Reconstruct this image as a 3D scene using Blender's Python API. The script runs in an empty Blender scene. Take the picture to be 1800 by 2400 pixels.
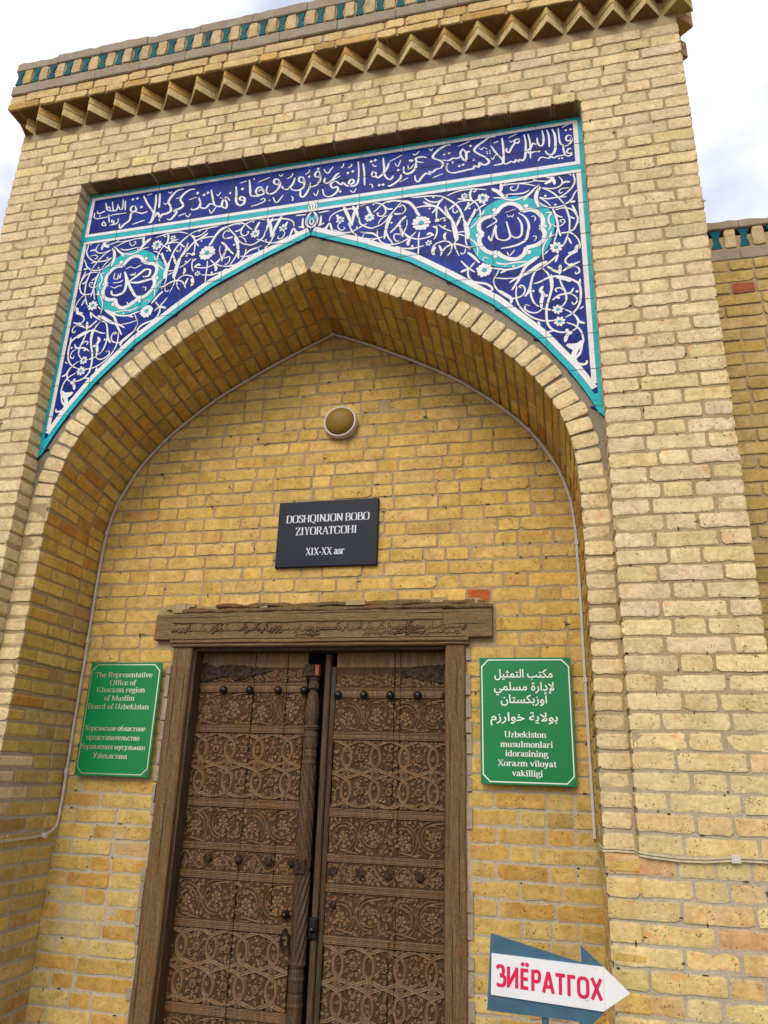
import bpy, math, random, unicodedata
import numpy as np
from mathutils import Matrix, Vector
R=math.radians; rnd=random.Random(7)
S=bpy.context.scene; COL=S.collection
# ------------------------------------------------------------------ camera
CAM=Vector((1.27428777,-3.154321,1.6)); YB=0.0913; YC=0.6252
_p,_y,_r=R(19.414481),R(-13.727316),R(1.782629)
_f=Vector((math.sin(_y)*math.cos(_p),math.cos(_y)*math.cos(_p),math.sin(_p)))
_ri=Vector((math.cos(_y),-math.sin(_y),0)); _u=_ri.cross(_f)
_r2=math.cos(_r)*_ri+math.sin(_r)*_u; _u2=-math.sin(_r)*_ri+math.cos(_r)*_u
cd=bpy.data.cameras.new('camera'); cam=bpy.data.objects.new('camera',cd); COL.objects.link(cam)
cam.matrix_world=Matrix(((_r2.x,_u2.x,-_f.x,CAM.x),(_r2.y,_u2.y,-_f.y,CAM.y),(_r2.z,_u2.z,-_f.z,CAM.z),(0,0,0,1)))
cd.sensor_fit='VERTICAL'; cd.sensor_height=36; cd.lens=1729.785/2400*36; cd.clip_end=3000; cd.clip_start=.05
S.camera=cam
# ------------------------------------------------------------------ sky, sun, exposure
W=bpy.data.worlds.new('World'); S.world=W; W.use_nodes=True
nt=W.node_tree; N=nt.nodes; Lk=nt.links; N.clear()
out=N.new('ShaderNodeOutputWorld'); bg=N.new('ShaderNodeBackground'); sky=N.new('ShaderNodeTexSky')
sky.sky_type='NISHITA'; sky.sun_disc=False; SUN_EL,SUN_AZ=R(40),R(190)
sky.sun_elevation=SUN_EL; sky.sun_rotation=SUN_AZ
mulk=N.new('ShaderNodeVectorMath'); mulk.operation='SCALE'; mulk.inputs[3].default_value=0.11
Lk.new(sky.outputs[0],mulk.inputs[0])
tc=N.new('ShaderNodeTexCoord'); mp=N.new('ShaderNodeMapping'); mp.inputs['Scale'].default_value=(1,1,2.2); mp.inputs['Location'].default_value=(.35,.2,.1)
nz=N.new('ShaderNodeTexNoise'); nz.inputs['Scale'].default_value=2.6; nz.inputs['Detail'].default_value=5; nz.inputs['Roughness'].default_value=.5
cr=N.new('ShaderNodeValToRGB'); cr.color_ramp.elements[0].position=.44; cr.color_ramp.elements[1].position=.72
Lk.new(tc.outputs['Generated'],mp.inputs[0]); Lk.new(mp.outputs[0],nz.inputs[0]); Lk.new(nz.outputs[0],cr.inputs[0])
mx=N.new('ShaderNodeMix'); mx.data_type='RGBA'
mx.inputs[7].default_value=(1.0,.975,.95,1)
mx0=N.new('ShaderNodeMix'); mx0.data_type='RGBA'; mx0.inputs[0].default_value=.75; mx0.inputs[7].default_value=(.47,.50,.60,1)
Lk.new(mulk.outputs[0],mx0.inputs[6]); Lk.new(mx0.outputs[2],mx.inputs[6]); Lk.new(cr.outputs[0],mx.inputs[0])
Lk.new(mx.outputs[2],bg.inputs[0]); bg.inputs[1].default_value=1.0
Lk.new(bg.outputs[0],out.inputs[0])
sd=bpy.data.lights.new('sun','SUN'); sd.energy=1.25; sd.angle=R(32); sd.color=(1,.90,.76)
so=bpy.data.objects.new('sun',sd); COL.objects.link(so)
# sun direction: from the front-left, high
_sv=Vector((math.sin(SUN_AZ)*math.cos(SUN_EL),math.cos(SUN_AZ)*math.cos(SUN_EL),math.sin(SUN_EL)))
so.rotation_euler=_sv.to_track_quat('Z','Y').to_euler()
S.view_settings.view_transform='Standard'; S.view_settings.look='None'; S.view_settings.gamma=1
S.view_settings.use_curve_mapping=False; S.view_settings.exposure=0.80
S.cycles.max_bounces=8; S.cycles.diffuse_bounces=5
# ------------------------------------------------------------------ materials
def newmat(n):
    m=bpy.data.materials.new(n); m.use_nodes=True; return m,m.node_tree.nodes,m.node_tree.links,m.node_tree.nodes['Principled BSDF']
def nnoise(N,L,scale,detail=4,rough=.55,vec=None,dist=0):
    n=N.new('ShaderNodeTexNoise'); n.inputs['Scale'].default_value=scale; n.inputs['Detail'].default_value=detail; n.inputs['Roughness'].default_value=rough; n.inputs['Distortion'].default_value=dist
    if vec is not None: L.new(vec,n.inputs['Vector'])
    return n.outputs['Fac']
def ramp(N,L,v,a,b,c0=(0,0,0,1),c1=(1,1,1,1)):
    r=N.new('ShaderNodeValToRGB'); r.color_ramp.elements[0].position=a; r.color_ramp.elements[1].position=b
    r.color_ramp.elements[0].color=c0; r.color_ramp.elements[1].color=c1; L.new(v,r.inputs[0]); return r.outputs[0]
def mixc(N,L,f,a,b,mode='MIX'):
    m=N.new('ShaderNodeMix'); m.data_type='RGBA'; m.blend_type=mode
    for i,x in ((0,f),(6,a),(7,b)):
        if isinstance(x,(int,float)): m.inputs[i].default_value=x
        elif isinstance(x,tuple): m.inputs[i].default_value=x if len(x)==4 else x+(1,)
        else: L.new(x,m.inputs[i])
    return m.outputs[2]
def mth(N,L,op,a,b=0,c=None):
    m=N.new('ShaderNodeMath'); m.operation=op
    for i,x in enumerate((a,b,c)):
        if x is None: continue
        if isinstance(x,(int,float)): m.inputs[i].default_value=x
        else: L.new(x,m.inputs[i])
    return m.outputs[0]
def bump(N,L,b,h,dist,st=1):
    n=N.new('ShaderNodeBump'); n.inputs['Distance'].default_value=dist; n.inputs['Strength'].default_value=st
    L.new(h,n.inputs['Height']); L.new(n.outputs[0],b.inputs['Normal'])
def pos(N): return N.new('ShaderNodeNewGeometry').outputs['Position']
def brickmat():
    m,N,L,b=newmat('brick'); P=pos(N)
    oi=N.new('ShaderNodeObjectInfo'); at=N.new('ShaderNodeAttribute'); at.attribute_name='bc'
    e=N.new('ShaderNodeAttribute'); e.attribute_name='e'
    uj=N.new('ShaderNodeAttribute'); uj.attribute_name='joined'
    base=mixc(N,L,uj.outputs['Fac'],oi.outputs['Color'],at.outputs['Color'])
    n1=nnoise(N,L,11,3,.6,P); n2=nnoise(N,L,55,6,.7,P); n3=nnoise(N,L,150,3,.6,P); n4=nnoise(N,L,30,4,.65,P,1.0)
    c=mixc(N,L,.8,base,ramp(N,L,n1,.25,.75,(.72,.68,.62,1),(1.22,1.22,1.2,1)),'MULTIPLY')
    c=mixc(N,L,.55,c,ramp(N,L,n2,.3,.7,(.62,.57,.50,1),(1.26,1.26,1.26,1)),'MULTIPLY')
    nst=nnoise(N,L,18,3,.5,P,.6)
    c=mixc(N,L,mth(N,L,'MULTIPLY',ramp(N,L,nst,.60,.72),.5),c,mixc(N,L,1.0,c,(1.0,.55,.28),'MULTIPLY'))
    pit=ramp(N,L,mth(N,L,'ADD',mth(N,L,'MULTIPLY',n3,.6),mth(N,L,'MULTIPLY',n4,.4)),.368,.40,(1,1,1,1),(0,0,0,1))
    # mortar smeared over the edges
    nx=mth(N,L,'ADD',mth(N,L,'MULTIPLY',n4,.6),mth(N,L,'MULTIPLY',n2,.4)); ed=mth(N,L,'ADD',e.outputs['Fac'],mth(N,L,'MULTIPLY',mth(N,L,'SUBTRACT',nx,.5),3.0))
    sm=ramp(N,L,ed,.12,.17,(1,1,1,1),(0,0,0,1))
    n5=nnoise(N,L,4.5,5,.6,P,.8)
    z=N.new('ShaderNodeSeparateXYZ'); L.new(P,z.inputs[0])
    low=mth(N,L,'ADD',ramp(N,L,mth(N,L,'MULTIPLY',z.outputs[2],.3),.42,.62,(1,1,1,1),(0,0,0,1)),0)
    mort=mixc(N,L,low,(.43,.32,.175),(.54,.455,.345))
    sm2=mth(N,L,'MULTIPLY',ramp(N,L,n5,.56,.72),mth(N,L,'ADD',mth(N,L,'MULTIPLY',low,.5),.12))
    c=mixc(N,L,sm2,c,mixc(N,L,.6,c,mort))
    c=mixc(N,L,mth(N,L,'MULTIPLY',sm,.85),c,mort)
    c=mixc(N,L,mth(N,L,'MULTIPLY',pit,.7),c,(.09,.055,.03))
    L.new(c,b.inputs['Base Color']); b.inputs['Roughness'].default_value=.95; b.inputs['Specular IOR Level'].default_value=.15
    h=mth(N,L,'ADD',mth(N,L,'MULTIPLY',n2,.9),mth(N,L,'MULTIPLY',n4,.45)); h=mth(N,L,'SUBTRACT',h,mth(N,L,'MULTIPLY',pit,.8)); h=mth(N,L,'SUBTRACT',h,mth(N,L,'MULTIPLY',sm,.12))
    bump(N,L,b,h,.0042,.9); return m
def mortarmat(name,c0,c1,lowpale=True,bd=.005):
    m,N,L,b=newmat(name); P=pos(N)
    n1=nnoise(N,L,7,5,.6,P); n2=nnoise(N,L,90,5,.7,P)
    c=mixc(N,L,ramp(N,L,n1,.3,.7),c0,c1)
    if lowpale:
        z=N.new('ShaderNodeSeparateXYZ'); L.new(P,z.inputs[0])
        low=ramp(N,L,mth(N,L,'MULTIPLY',z.outputs[2],.3),.40,.60,(1,1,1,1),(0,0,0,1))
        c=mixc(N,L,mth(N,L,'MULTIPLY',low,.8),c,(.50,.425,.325))
    c=mixc(N,L,.7,c,ramp(N,L,n2,.25,.75,(.6,.58,.55,1),(1.2,1.2,1.2,1)),'MULTIPLY')
    L.new(c,b.inputs['Base Color']); b.inputs['Roughness'].default_value=.95; b.inputs['Specular IOR Level'].default_value=.1
    bump(N,L,b,mth(N,L,'ADD',n2,n1),bd); return m
def glaze(name,c0,c1,rough=.18,sc=14,bd=.0006,spec=.4):
    m,N,L,b=newmat(name); P=pos(N)
    n1=nnoise(N,L,sc,6,.7,P,.5); n2=nnoise(N,L,sc*7,4,.6,P)
    c=mixc(N,L,ramp(N,L,n1,.3,.72),c0,c1); c=mixc(N,L,.35,c,ramp(N,L,n2,.3,.7,(.6,.6,.6,1),(1.3,1.3,1.3,1)),'MULTIPLY')
    L.new(c,b.inputs['Base Color']); L.new(ramp(N,L,n2,.2,.8,(rough,)*3+(1,),(rough*1.8,)*3+(1,)),b.inputs['Roughness']); b.inputs['Specular IOR Level'].default_value=spec
    bump(N,L,b,mth(N,L,'ADD',n1,mth(N,L,'MULTIPLY',n2,.3)),bd); return m
def woodmat(name,c0,c1,c2,rough=.75,stretch=(14,14,1.1),bd=.002,orange=.5):
    m,N,L,b=newmat(name); P=pos(N)
    mp=N.new('ShaderNodeMapping'); mp.inputs['Scale'].default_value=stretch; L.new(P,mp.inputs[0])
    g=nnoise(N,L,4,6,.65,mp.outputs[0],.6); g2=nnoise(N,L,16,5,.7,mp.outputs[0]); n1=nnoise(N,L,5,4,.6,P,.4); n3=nnoise(N,L,90,3,.6,P)
    c=mixc(N,L,ramp(N,L,g,.32,.68),c0,c1)
    c=mixc(N,L,mth(N,L,'MULTIPLY',ramp(N,L,n1,.5,.68),orange),c,c2)
    c=mixc(N,L,.75,c,ramp(N,L,g2,.3,.66,(.42,.38,.34,1),(1.25,1.25,1.25,1)),'MULTIPLY')
    c=mixc(N,L,.4,c,ramp(N,L,n3,.35,.6,(.5,.5,.5,1),(1.15,1.15,1.15,1)),'MULTIPLY')
    L.new(c,b.inputs['Base Color']); b.inputs['Roughness'].default_value=rough; b.inputs['Specular IOR Level'].default_value=.25
    bump(N,L,b,mth(N,L,'ADD',g2,mth(N,L,'MULTIPLY',n3,.4)),bd); return m
def plain(name,c,rough=.5,metal=0,var=.15,sc=30,bd=0,spec=.4):
    m,N,L,b=newmat(name); P=pos(N); n1=nnoise(N,L,sc,5,.6,P)
    k=ramp(N,L,n1,.3,.7,(1-var,)*3+(1,),(1+var,)*3+(1,)); L.new(mixc(N,L,1.0,c+(1,),k,'MULTIPLY'),b.inputs['Base Color'])
    b.inputs['Roughness'].default_value=rough; b.inputs['Metallic'].default_value=metal; b.inputs['Specular IOR Level'].default_value=spec
    if bd: bump(N,L,b,n1,bd)
    return m
MB_=brickmat()
M=dict(brick=MB_,mortar=mortarmat('mortar',(.36,.255,.13),(.47,.355,.205)),cement=mortarmat('cement',(.21,.18,.125),(.31,.27,.195),False,.004),
 render=mortarmat('render_coat',(.30,.245,.175),(.40,.335,.25),False,.004),
 blue=glaze('cobalt_glaze',(.002,.002,.10),(.004,.035,.33),.34,9,spec=.12),white=glaze('white_glaze',(.66,.66,.66),(.80,.80,.79),.35,spec=.15),
 turq=glaze('turquoise_glaze',(.003,.33,.40),(.02,.48,.50),.34,12,spec=.15),turqd=glaze('dark_turquoise_glaze',(.0,.05,.085),(.004,.14,.15),.45,10,.002,.12),
 line=plain('outline_glaze',(.02,.02,.05),.3),grout=plain('grout',(.12,.11,.10),.9,var=.3),
 wood=woodmat('carved_wood',(.155,.095,.045),(.26,.17,.088),(.28,.11,.025),.66,bd=.002,orange=.5),
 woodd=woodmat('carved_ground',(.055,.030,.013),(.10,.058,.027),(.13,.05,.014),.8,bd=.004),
 frame=woodmat('frame_wood',(.15,.085,.036),(.26,.165,.075),(.24,.09,.025),.78,(22,22,1.0),.006,.55),
 lintel=woodmat('lintel_wood',(.19,.12,.052),(.30,.20,.095),(.24,.13,.045),.82,(1.2,20,20),.006,.3),
 iron=plain('iron',(.010,.008,.008),.32,0,.5,60,.002,.35),rust=plain('worn_iron',(.042,.028,.020),.75,0,.9,60,.005,.1),
 green=plain('green_enamel',(.0,.19,.05),.28,0,.04,5),whitep=plain('white_paint',(.80,.79,.77),.4,0,.04,8),
 gold=plain('gilt_lettering',(.80,.74,.58),.28,.85,.06,20),navy=plain('navy_plate',(.010,.014,.028),.42,0,.15,6,0,.2),
 silver=plain('silver_lettering',(.62,.65,.70),.45,0,.05),plast=plain('white_plastic',(.52,.49,.43),.45,0,.12,40),
 cable=plain('painted_cable',(.50,.43,.27),.6,0,.2,60),
 amber=plain('lamp_glass',(.25,.145,.02),.5,0,.15,9,0,.25),postw=woodmat('post_wood',(.045,.028,.016),(.11,.07,.04),(.12,.05,.02),.55),under=mortarmat('shaded_underside',(.17,.095,.038),(.27,.165,.07),False),bluep=plain('blue_paint',(.045,.115,.175),.45,0,.16,18),
 signw=plain('sign_white',(.70,.71,.72),.42,0,.10,7),red=plain('red_lettering',(.62,.008,.07),.5,0,.08,40),
 screw=plain('screw',(.05,.05,.05),.4,.5),orange=plain('orange_paint',(.28,.06,.018),.7),chip=plain('dark_chip',(.05,.03,.015),.95),
 ground=mortarmat('paving',(.14,.115,.085),(.20,.165,.125),False,.01),dark=plain('dark_void',(.004,.004,.004),1))
# ------------------------------------------------------------------ mesh helpers
class MB:
    def __init__(s): s.v=[];s.f=[];s.e=None
    def add(s,vs,fs):
        o=len(s.v); s.v+=[tuple(v) for v in vs]; s.f+=[tuple(i+o for i in f) for f in fs]
    def box(s,x0,x1,y0,y1,z0,z1):
        s.add([(x0,y0,z0),(x1,y0,z0),(x1,y1,z0),(x0,y1,z0),(x0,y0,z1),(x1,y0,z1),(x1,y1,z1),(x0,y1,z1)],[(0,1,5,4),(1,2,6,5),(2,3,7,6),(3,0,4,7),(4,5,6,7),(3,2,1,0)])
    def mesh(s,name,mat,smooth=False):
        me=bpy.data.meshes.new(name); me.from_pydata(s.v,[],s.f)
        if mat: me.materials.append(M[mat] if isinstance(mat,str) else mat)
        if smooth: me.polygons.foreach_set('use_smooth',[True]*len(me.polygons))
        me.update(); return me
    def obj(s,name,mat,parent=None,smooth=False,kind=None,label=None):
        o=bpy.data.objects.new(name,s.mesh(name,mat,smooth)); COL.objects.link(o)
        if parent: o.parent=parent
        if kind: o['kind']=kind
        if label: o['label']=label
        return o
def thing(name,label,cat,group=None,loc=(0,0,0)):
    o=bpy.data.objects.new(name,None); COL.objects.link(o); o.location=loc; o['label']=label; o['category']=cat; o.empty_display_size=.1
    if group: o['group']=group
    return o
def bevbox(b,x0,x1,y0,y1,z0,z1,c):
    # box whose front (y0) edges are chamfered
    b.add([(x0+c,y0,z0+c),(x1-c,y0,z0+c),(x1-c,y0,z1-c),(x0+c,y0,z1-c),(x0,y0+c,z0),(x1,y0+c,z0),(x1,y0+c,z1),(x0,y0+c,z1),(x0,y1,z0),(x1,y1,z0),(x1,y1,z1),(x0,y1,z1)],
     [(0,1,2,3),(0,4,5,1),(1,5,6,2),(2,6,7,3),(3,7,4,0),(4,8,9,5),(5,9,10,6),(6,10,11,7),(7,11,8,4),(11,10,9,8)])
def catmull(p,n=5):
    if len(p)<3: return [tuple(p[0][k]+(p[-1][k]-p[0][k])*i/n for k in range(2)) for i in range(n+1)]
    q=[tuple(2*p[0][k]-p[1][k] for k in range(2))]+list(p)+[tuple(2*p[-1][k]-p[-2][k] for k in range(2))]; o=[]
    for i in range(1,len(q)-2):
        a,b,c,d=q[i-1],q[i],q[i+1],q[i+2]
        for j in range(n):
            t=j/n; o.append(tuple(.5*((2*b[k])+(-a[k]+c[k])*t+(2*a[k]-5*b[k]+4*c[k]-d[k])*t*t+(-a[k]+3*b[k]-3*c[k]+d[k])*t**3) for k in range(2)))
    o.append(tuple(p[-1])); return o
def ribbon(mb,pts,w,y,th=0,dome=False):
    """flat or raised band following 2D points (x,z) on the plane y, facing -y; w = list of widths"""
    n=len(pts); L=[];Rr=[]
    for i in range(n):
        a=pts[max(0,i-1)];b=pts[min(n-1,i+1)]; dx,dz=b[0]-a[0],b[1]-a[1]; l=math.hypot(dx,dz) or 1e-9; nx,nz=-dz/l,dx/l
        h=w[i]/2; L.append((pts[i][0]+nx*h,pts[i][1]+nz*h)); Rr.append((pts[i][0]-nx*h,pts[i][1]-nz*h))
    if th==0:
        vs=[(a[0],y,a[1]) for a in L]+[(a[0],y,a[1]) for a in Rr]
        mb.add(vs,[(i,i+1,n+i+1,n+i) for i in range(n-1)])
    else:
        k=.28
        vs=[]
        for i in range(n):
            l,r=L[i],Rr[i]; m1=(l[0]+(r[0]-l[0])*k,l[1]+(r[1]-l[1])*k); m2=(r[0]+(l[0]-r[0])*k,r[1]+(l[1]-r[1])*k)
            mid=((l[0]+r[0])/2,(l[1]+r[1])/2)
            vs+=[(l[0],y,l[1]),(m1[0],y-th,m1[1]),(mid[0],y-th*(.72 if dome else 1.0),mid[1]),(m2[0],y-th,m2[1]),(r[0],y,r[1])]
        fs=[]
        for i in range(n-1):
            for j in range(4): fs.append((5*i+j,5*i+5+j,5*i+6+j,5*i+1+j))
        fs+= [(0,1,2,3,4)[::1],tuple(5*(n-1)+j for j in (4,3,2,1,0))]
        mb.add(vs,fs)
def disc(mb,x,z,r,y,n=12,rz=None):
    rz=rz or r; mb.add([(x+r*math.cos(6.2832*i/n),y,z+rz*math.sin(6.2832*i/n)) for i in range(n)],[tuple(range(n))])
def dome(mb,x,y,z,r,h,n=10,rings=3,jit=0,rg=rnd):
    vs=[(x,y-h,z)];fs=[]
    for k in range(1,rings+1):
        a=k/rings*math.pi/2
        for i in range(n):
            t=6.2832*i/n; j=1+rg.uniform(-jit,jit); vs.append((x+r*math.sin(a)*math.cos(t)*j,y-h*math.cos(a)*(1+rg.uniform(-jit,jit)),z+r*math.sin(a)*math.sin(t)*j))
    for i in range(n): fs.append((0,1+(i+1)%n,1+i))
    for k in range(rings-1):
        for i in range(n):
            a=1+k*n+i;b=1+k*n+(i+1)%n; fs.append((a,b,b+n,a+n))
    mb.add(vs,fs)
def cyl(mb,p0,p1,r,n=12,r1=None):
    p0,p1=Vector(p0),Vector(p1); d=(p1-p0).normalized(); a=d.orthogonal().normalized(); b=d.cross(a); r1=r if r1 is None else r1
    vs=[tuple(p+(a*math.cos(6.2832*i/n)+b*math.sin(6.2832*i/n))*rr) for p,rr in ((p0,r),(p1,r1)) for i in range(n)]
    mb.add(vs,[(i,(i+1)%n,n+(i+1)%n,n+i) for i in range(n)]+[tuple(range(n))[::-1],tuple(range(n,2*n))])
def sweep(mb,pts,w,h,nrm):
    """rectangular section w x h swept along 3D points; nrm(i) gives the outward side"""
    n=len(pts); vs=[]
    for i in range(n):
        t=(Vector(pts[min(n-1,i+1)])-Vector(pts[max(0,i-1)])).normalized(); u=Vector(nrm(i)).normalized(); s_=t.cross(u).normalized(); u=s_.cross(t).normalized(); p=Vector(pts[i])
        vs+=[tuple(p+s_*a*w/2+u*b*h/2) for a,b in ((-1,-1),(1,-1),(1,1),(-1,1))]
    fs=[(4*i+j,4*i+(j+1)%4,4*i+4+(j+1)%4,4*i+4+j) for i in range(n-1) for j in range(4)]+[(3,2,1,0),tuple(4*(n-1)+j for j in range(4))]
    mb.add(vs,fs)
# ------------------------------------------------------------------ arch curve
_A=[(1.40,0),(1.40,1.31),(1.40,2.55),(1.398,2.78),(1.392,2.93),(1.378,3.05),(1.345,3.185),(1.295,3.30),(1.225,3.42),(1.13,3.54),(1.035,3.635),(.93,3.725),(.78,3.84),(.60,3.95),(.40,4.058),(.20,4.158),(0,4.245)]
def _smooth_curve():
    up=catmull(_A[2:],6); pts=[_A[0],(1.4,.6),_A[1],(1.4,1.9)]+up
    left=[(-x,z) for x,z in pts]; return left+[(x,z) for x,z in pts[::-1]][1:]
ARC=_smooth_curve(); _s=[0]
for i in range(1,len(ARC)): _s.append(_s[-1]+math.dist(ARC[i],ARC[i-1]))
SL=_s[-1]; SA=[p[0] for p in ARC]; SZ=[p[1] for p in ARC]
def arc(s): return (float(np.interp(s,_s,SA)),float(np.interp(s,_s,SZ)))
def arct(s):
    a=arc(max(0,s-.02) if abs(s-SL/2)>.02 or s>SL/2 else s-.03);b=arc(min(SL,s+.02))
    if s<SL/2: a=arc(max(0,s-.03));b=arc(min(SL/2,s+.02))
    else: a=arc(max(SL/2,s-.02));b=arc(min(SL,s+.03))
    l=math.dist(a,b); return ((b[0]-a[0])/l,(b[1]-a[1])/l)
def drop(z):
    t=min(1,max(0,(z-2.6)/.6)); return .075*t*t*(3-2*t)
def arcp(s,y,off=0):
    x,z=arc(s); tx,tz=arct(s); nx,nz=-tz,tx   # outward normal
    z2=z-drop(z)*(max(YB,y)-YB)/(YC-YB); return Vector((x+nx*off,y,z2+nz*off))
_ax=[-x for x,z in ARC[:len(ARC)//2+1]][::-1]; _az=[z for x,z in ARC[:len(ARC)//2+1]][::-1]
def archz(x): 
    x=abs(x); return 0 if x>=1.3995 else float(np.interp(x,_ax,_az))
# ------------------------------------------------------------------ bricks
BV={}
def brick_variant(kind,i):
    k=(kind,i)
    if k in BV: return BV[k]
    L={'S':.236,'H':.113,'Q':.19,'T':.155}[kind]; h=.0605; D=.12; rg=random.Random(ord(kind)*100+i)
    a,b=L/2,h/2; P=[]
    def cor(sx,sz,first):
        r1=rg.choice([.003,.005,.009,.016])*rg.uniform(.6,1.3); r2=min(b*.8,rg.uniform(.004,.014))
        q=[(sx*(a-r1),sz*b),(sx*a,sz*(b-r2))]; return q if first else q[::-1]
    def edge(z,x0,x1,n):
        return [(x0+(x1-x0)*(j+1)/(n+1)+rg.uniform(-.01,.01),z+rg.uniform(-.0034,.0022)*(1 if z>0 else -1)) for j in range(n)]
    ne=3 if kind!='H' else 1
    P+=cor(-1,-1,False)+edge(-b,-a*.8,a*.8,ne)+cor(1,-1,True)+cor(1,1,False)+edge(b,a*.8,-a*.8,ne)+cor(-1,1,True)
    P=[(x+rg.uniform(-.0012,.0012),z+rg.uniform(-.0012,.0012)) for x,z in P]
    n=len(P); ins=.010
    R0=[(max(-a+ins,min(a-ins,x)) if abs(x)>a-ins else x,max(-b+ins,min(b-ins,z))) for x,z in P]
    R0=[(x*.985,z) for x,z in R0]
    v=[(x,rg.uniform(-.0007,.0007),z) for x,z in R0]+[(x,.0005+rg.uniform(0,.0009),z) for x,z in P]+[(x,.010,z) for x,z in P]+[(x,D,z) for x,z in P]
    f=[tuple(range(n))]+[(j,n+j,n+(j+1)%n,(j+1)%n) for j in range(n)]+[(n+j,2*n+j,2*n+(j+1)%n,n+(j+1)%n) for j in range(n)]+[(2*n+j,3*n+j,3*n+(j+1)%n,2*n+(j+1)%n) for j in range(n)]
    e=[1.0]*n+[0.0]*n+[.9]*n+[.9]*n
    BV[k]=(v,f,e,{}); return BV[k]
NV={'S':14,'H':12,'Q':6,'T':6}
def variant_mesh(kind,i):
    v,f,e,c=brick_variant(kind,i)
    if 'm' not in c:
        me=bpy.data.meshes.new('brick'); me.from_pydata(v,[],f); me.materials.append(MB_)
        at=me.attributes.new('e','FLOAT','POINT'); at.data.foreach_set('value',e); me.update(); c['m']=me
    return c['m']
def joined(name,items,parent):
    V=[];F=[];E=[];CC=[]
    for Mx,kind,i,col in items:
        v,f,e,_=brick_variant(kind,i); o=len(V); A=np.array(Mx)
        w=np.array(v)@A[:3,:3].T+A[:3,3]; V+=w.tolist(); F+=[tuple(q+o for q in g) for g in f]; E+=e; CC+=[col]*len(v)
    me=bpy.data.meshes.new(name); me.from_pydata(V,[],F); me.materials.append(MB_)
    me.attributes.new('e','FLOAT','POINT').data.foreach_set('value',E)
    me.attributes.new('joined','FLOAT','POINT').data.foreach_set('value',[1.0]*len(V))
    me.attributes.new('bc','FLOAT_COLOR','POINT').data.foreach_set('color',[c for q in CC for c in (q[0],q[1],q[2],1.0)]); me.update()
    o=bpy.data.objects.new(name,me); COL.objects.link(o); o.parent=parent; o['kind']='stuff'; return o
def score(Mx,kind):
    p=Mx.translation; d=p-CAM; w=d.dot(_f)
    if w<=0: return 0
    px=900+1729.785*d.dot(_r2)/w; py=1200-1729.785*d.dot(_u2)/w
    if not(-20<px<1820 and -20<py<2420): return 0
    n=(Mx.to_3x3()@Vector((0,-1,0))).normalized(); L={'S':.236,'H':.113,'Q':.19,'T':.155}[kind]*Mx.to_scale().x
    c=-n.dot(d.normalized())
    return max(0.0,c)*L/d.length_squared+ (1e-4 if c>-.2 else 0)
def place(items,parent,limit=300,name='brick'):
    sc=sorted(((score(m,k),j) for j,(m,k,i,c) in enumerate(items)),reverse=True)
    one={j for s_,j in sc[:limit] if s_>0}; rest=[]
    for j,(m,k,i,c) in enumerate(items):
        if j in one:
            if name=='voussoir':   # splayed shape: its own mesh
                v,f,e,_=brick_variant(k,i); me=bpy.data.meshes.new(name); me.from_pydata([tuple(m@Vector(q)) for q in v],[],f); me.materials.append(MB_); me.attributes.new('e','FLOAT','POINT').data.foreach_set('value',e)
                n_=len(v)//4; ci=col_soffit(4); me.attributes.new('joined','FLOAT','POINT').data.foreach_set('value',[1.0]*len(v))
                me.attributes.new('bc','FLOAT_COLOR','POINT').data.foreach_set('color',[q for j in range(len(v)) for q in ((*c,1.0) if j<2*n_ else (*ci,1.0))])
                o=bpy.data.objects.new(name,me); COL.objects.link(o); o.parent=parent; o.color=(*c,1); continue
            o=bpy.data.objects.new(name,variant_mesh(k,i)); COL.objects.link(o); o.parent=parent; o.matrix_local=m; o.color=(*c,1)
        else: rest.append((m,k,i,c))
    if rest: joined('far_bricks',rest,parent)
def kindof(L): return 'S' if L>.21 else 'Q' if L>.172 else 'T' if L>.134 else 'H'
def bm_(loc,L,h=.0605,rot=None,jit=1,yj=.0025):
    k=kindof(L); i=rnd.randrange(NV[k]); sx=L/{'S':.236,'H':.113,'Q':.19,'T':.155}[k]
    m=Matrix.Translation(Vector(loc)+Vector((0,0,rnd.uniform(-.0015,.0015)*jit)))
    m=m@(rot if rot is not None else Matrix.Identity(4))@Matrix.Translation((0,rnd.uniform(-yj,yj),0))@Matrix.Rotation(rnd.gauss(0,.006)*jit,4,'Y')@Matrix.Rotation(rnd.gauss(0,.006),4,'Z')
    m=m@Matrix.Diagonal((sx,1,h/.0605,1)); return m,k,i
def fill(x0,x1,odd,joint=.013):
    W_=x1-x0; L=[]; big=odd; t=0
    while True:
        l=(.236 if big else .113)*rnd.uniform(.93,1.05); 
        if rnd.random()<.07: l=.175
        if t+l>W_-.03: 
            rem=W_-t
            if rem>.09 or not L: L.append(rem)
            else: L[-1]+=rem+joint
            break
        L.append(l); t+=l+joint
        big=not big if rnd.random()<.85 else big
    o=[];x=x0
    for l in L: o.append((x+l/2,l)); x+=l+joint
    return o
def cvar(c,v=.1,hv=.022):
    k=1+rnd.gauss(0,v*.6); w=rnd.gauss(0,hv*.6); return (c[0]*k,max(.01,c[1]*k*(1-w*.35)),max(.01,c[2]*k*(1-w*2.2)))
def col_front(z):
    if z<2.2: t=max(0,min(1,(z-1.2)/1.0))
    else: t=1
    u=rnd.random()
    c=(.69,.555,.335) if u<.6 else (.69,.545,.35) if u<.8 else (.68,.55,.295)
    d=(.66,.50,.22) if u<.45 else (.66,.53,.24) if u<.62 else (.64,.45,.20) if u<.8 else (.68,.54,.27) if u<.96 else (.60,.36,.18)
    return cvar(tuple(c[i]*t+d[i]*(1-t) for i in range(3)),.09)
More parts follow.
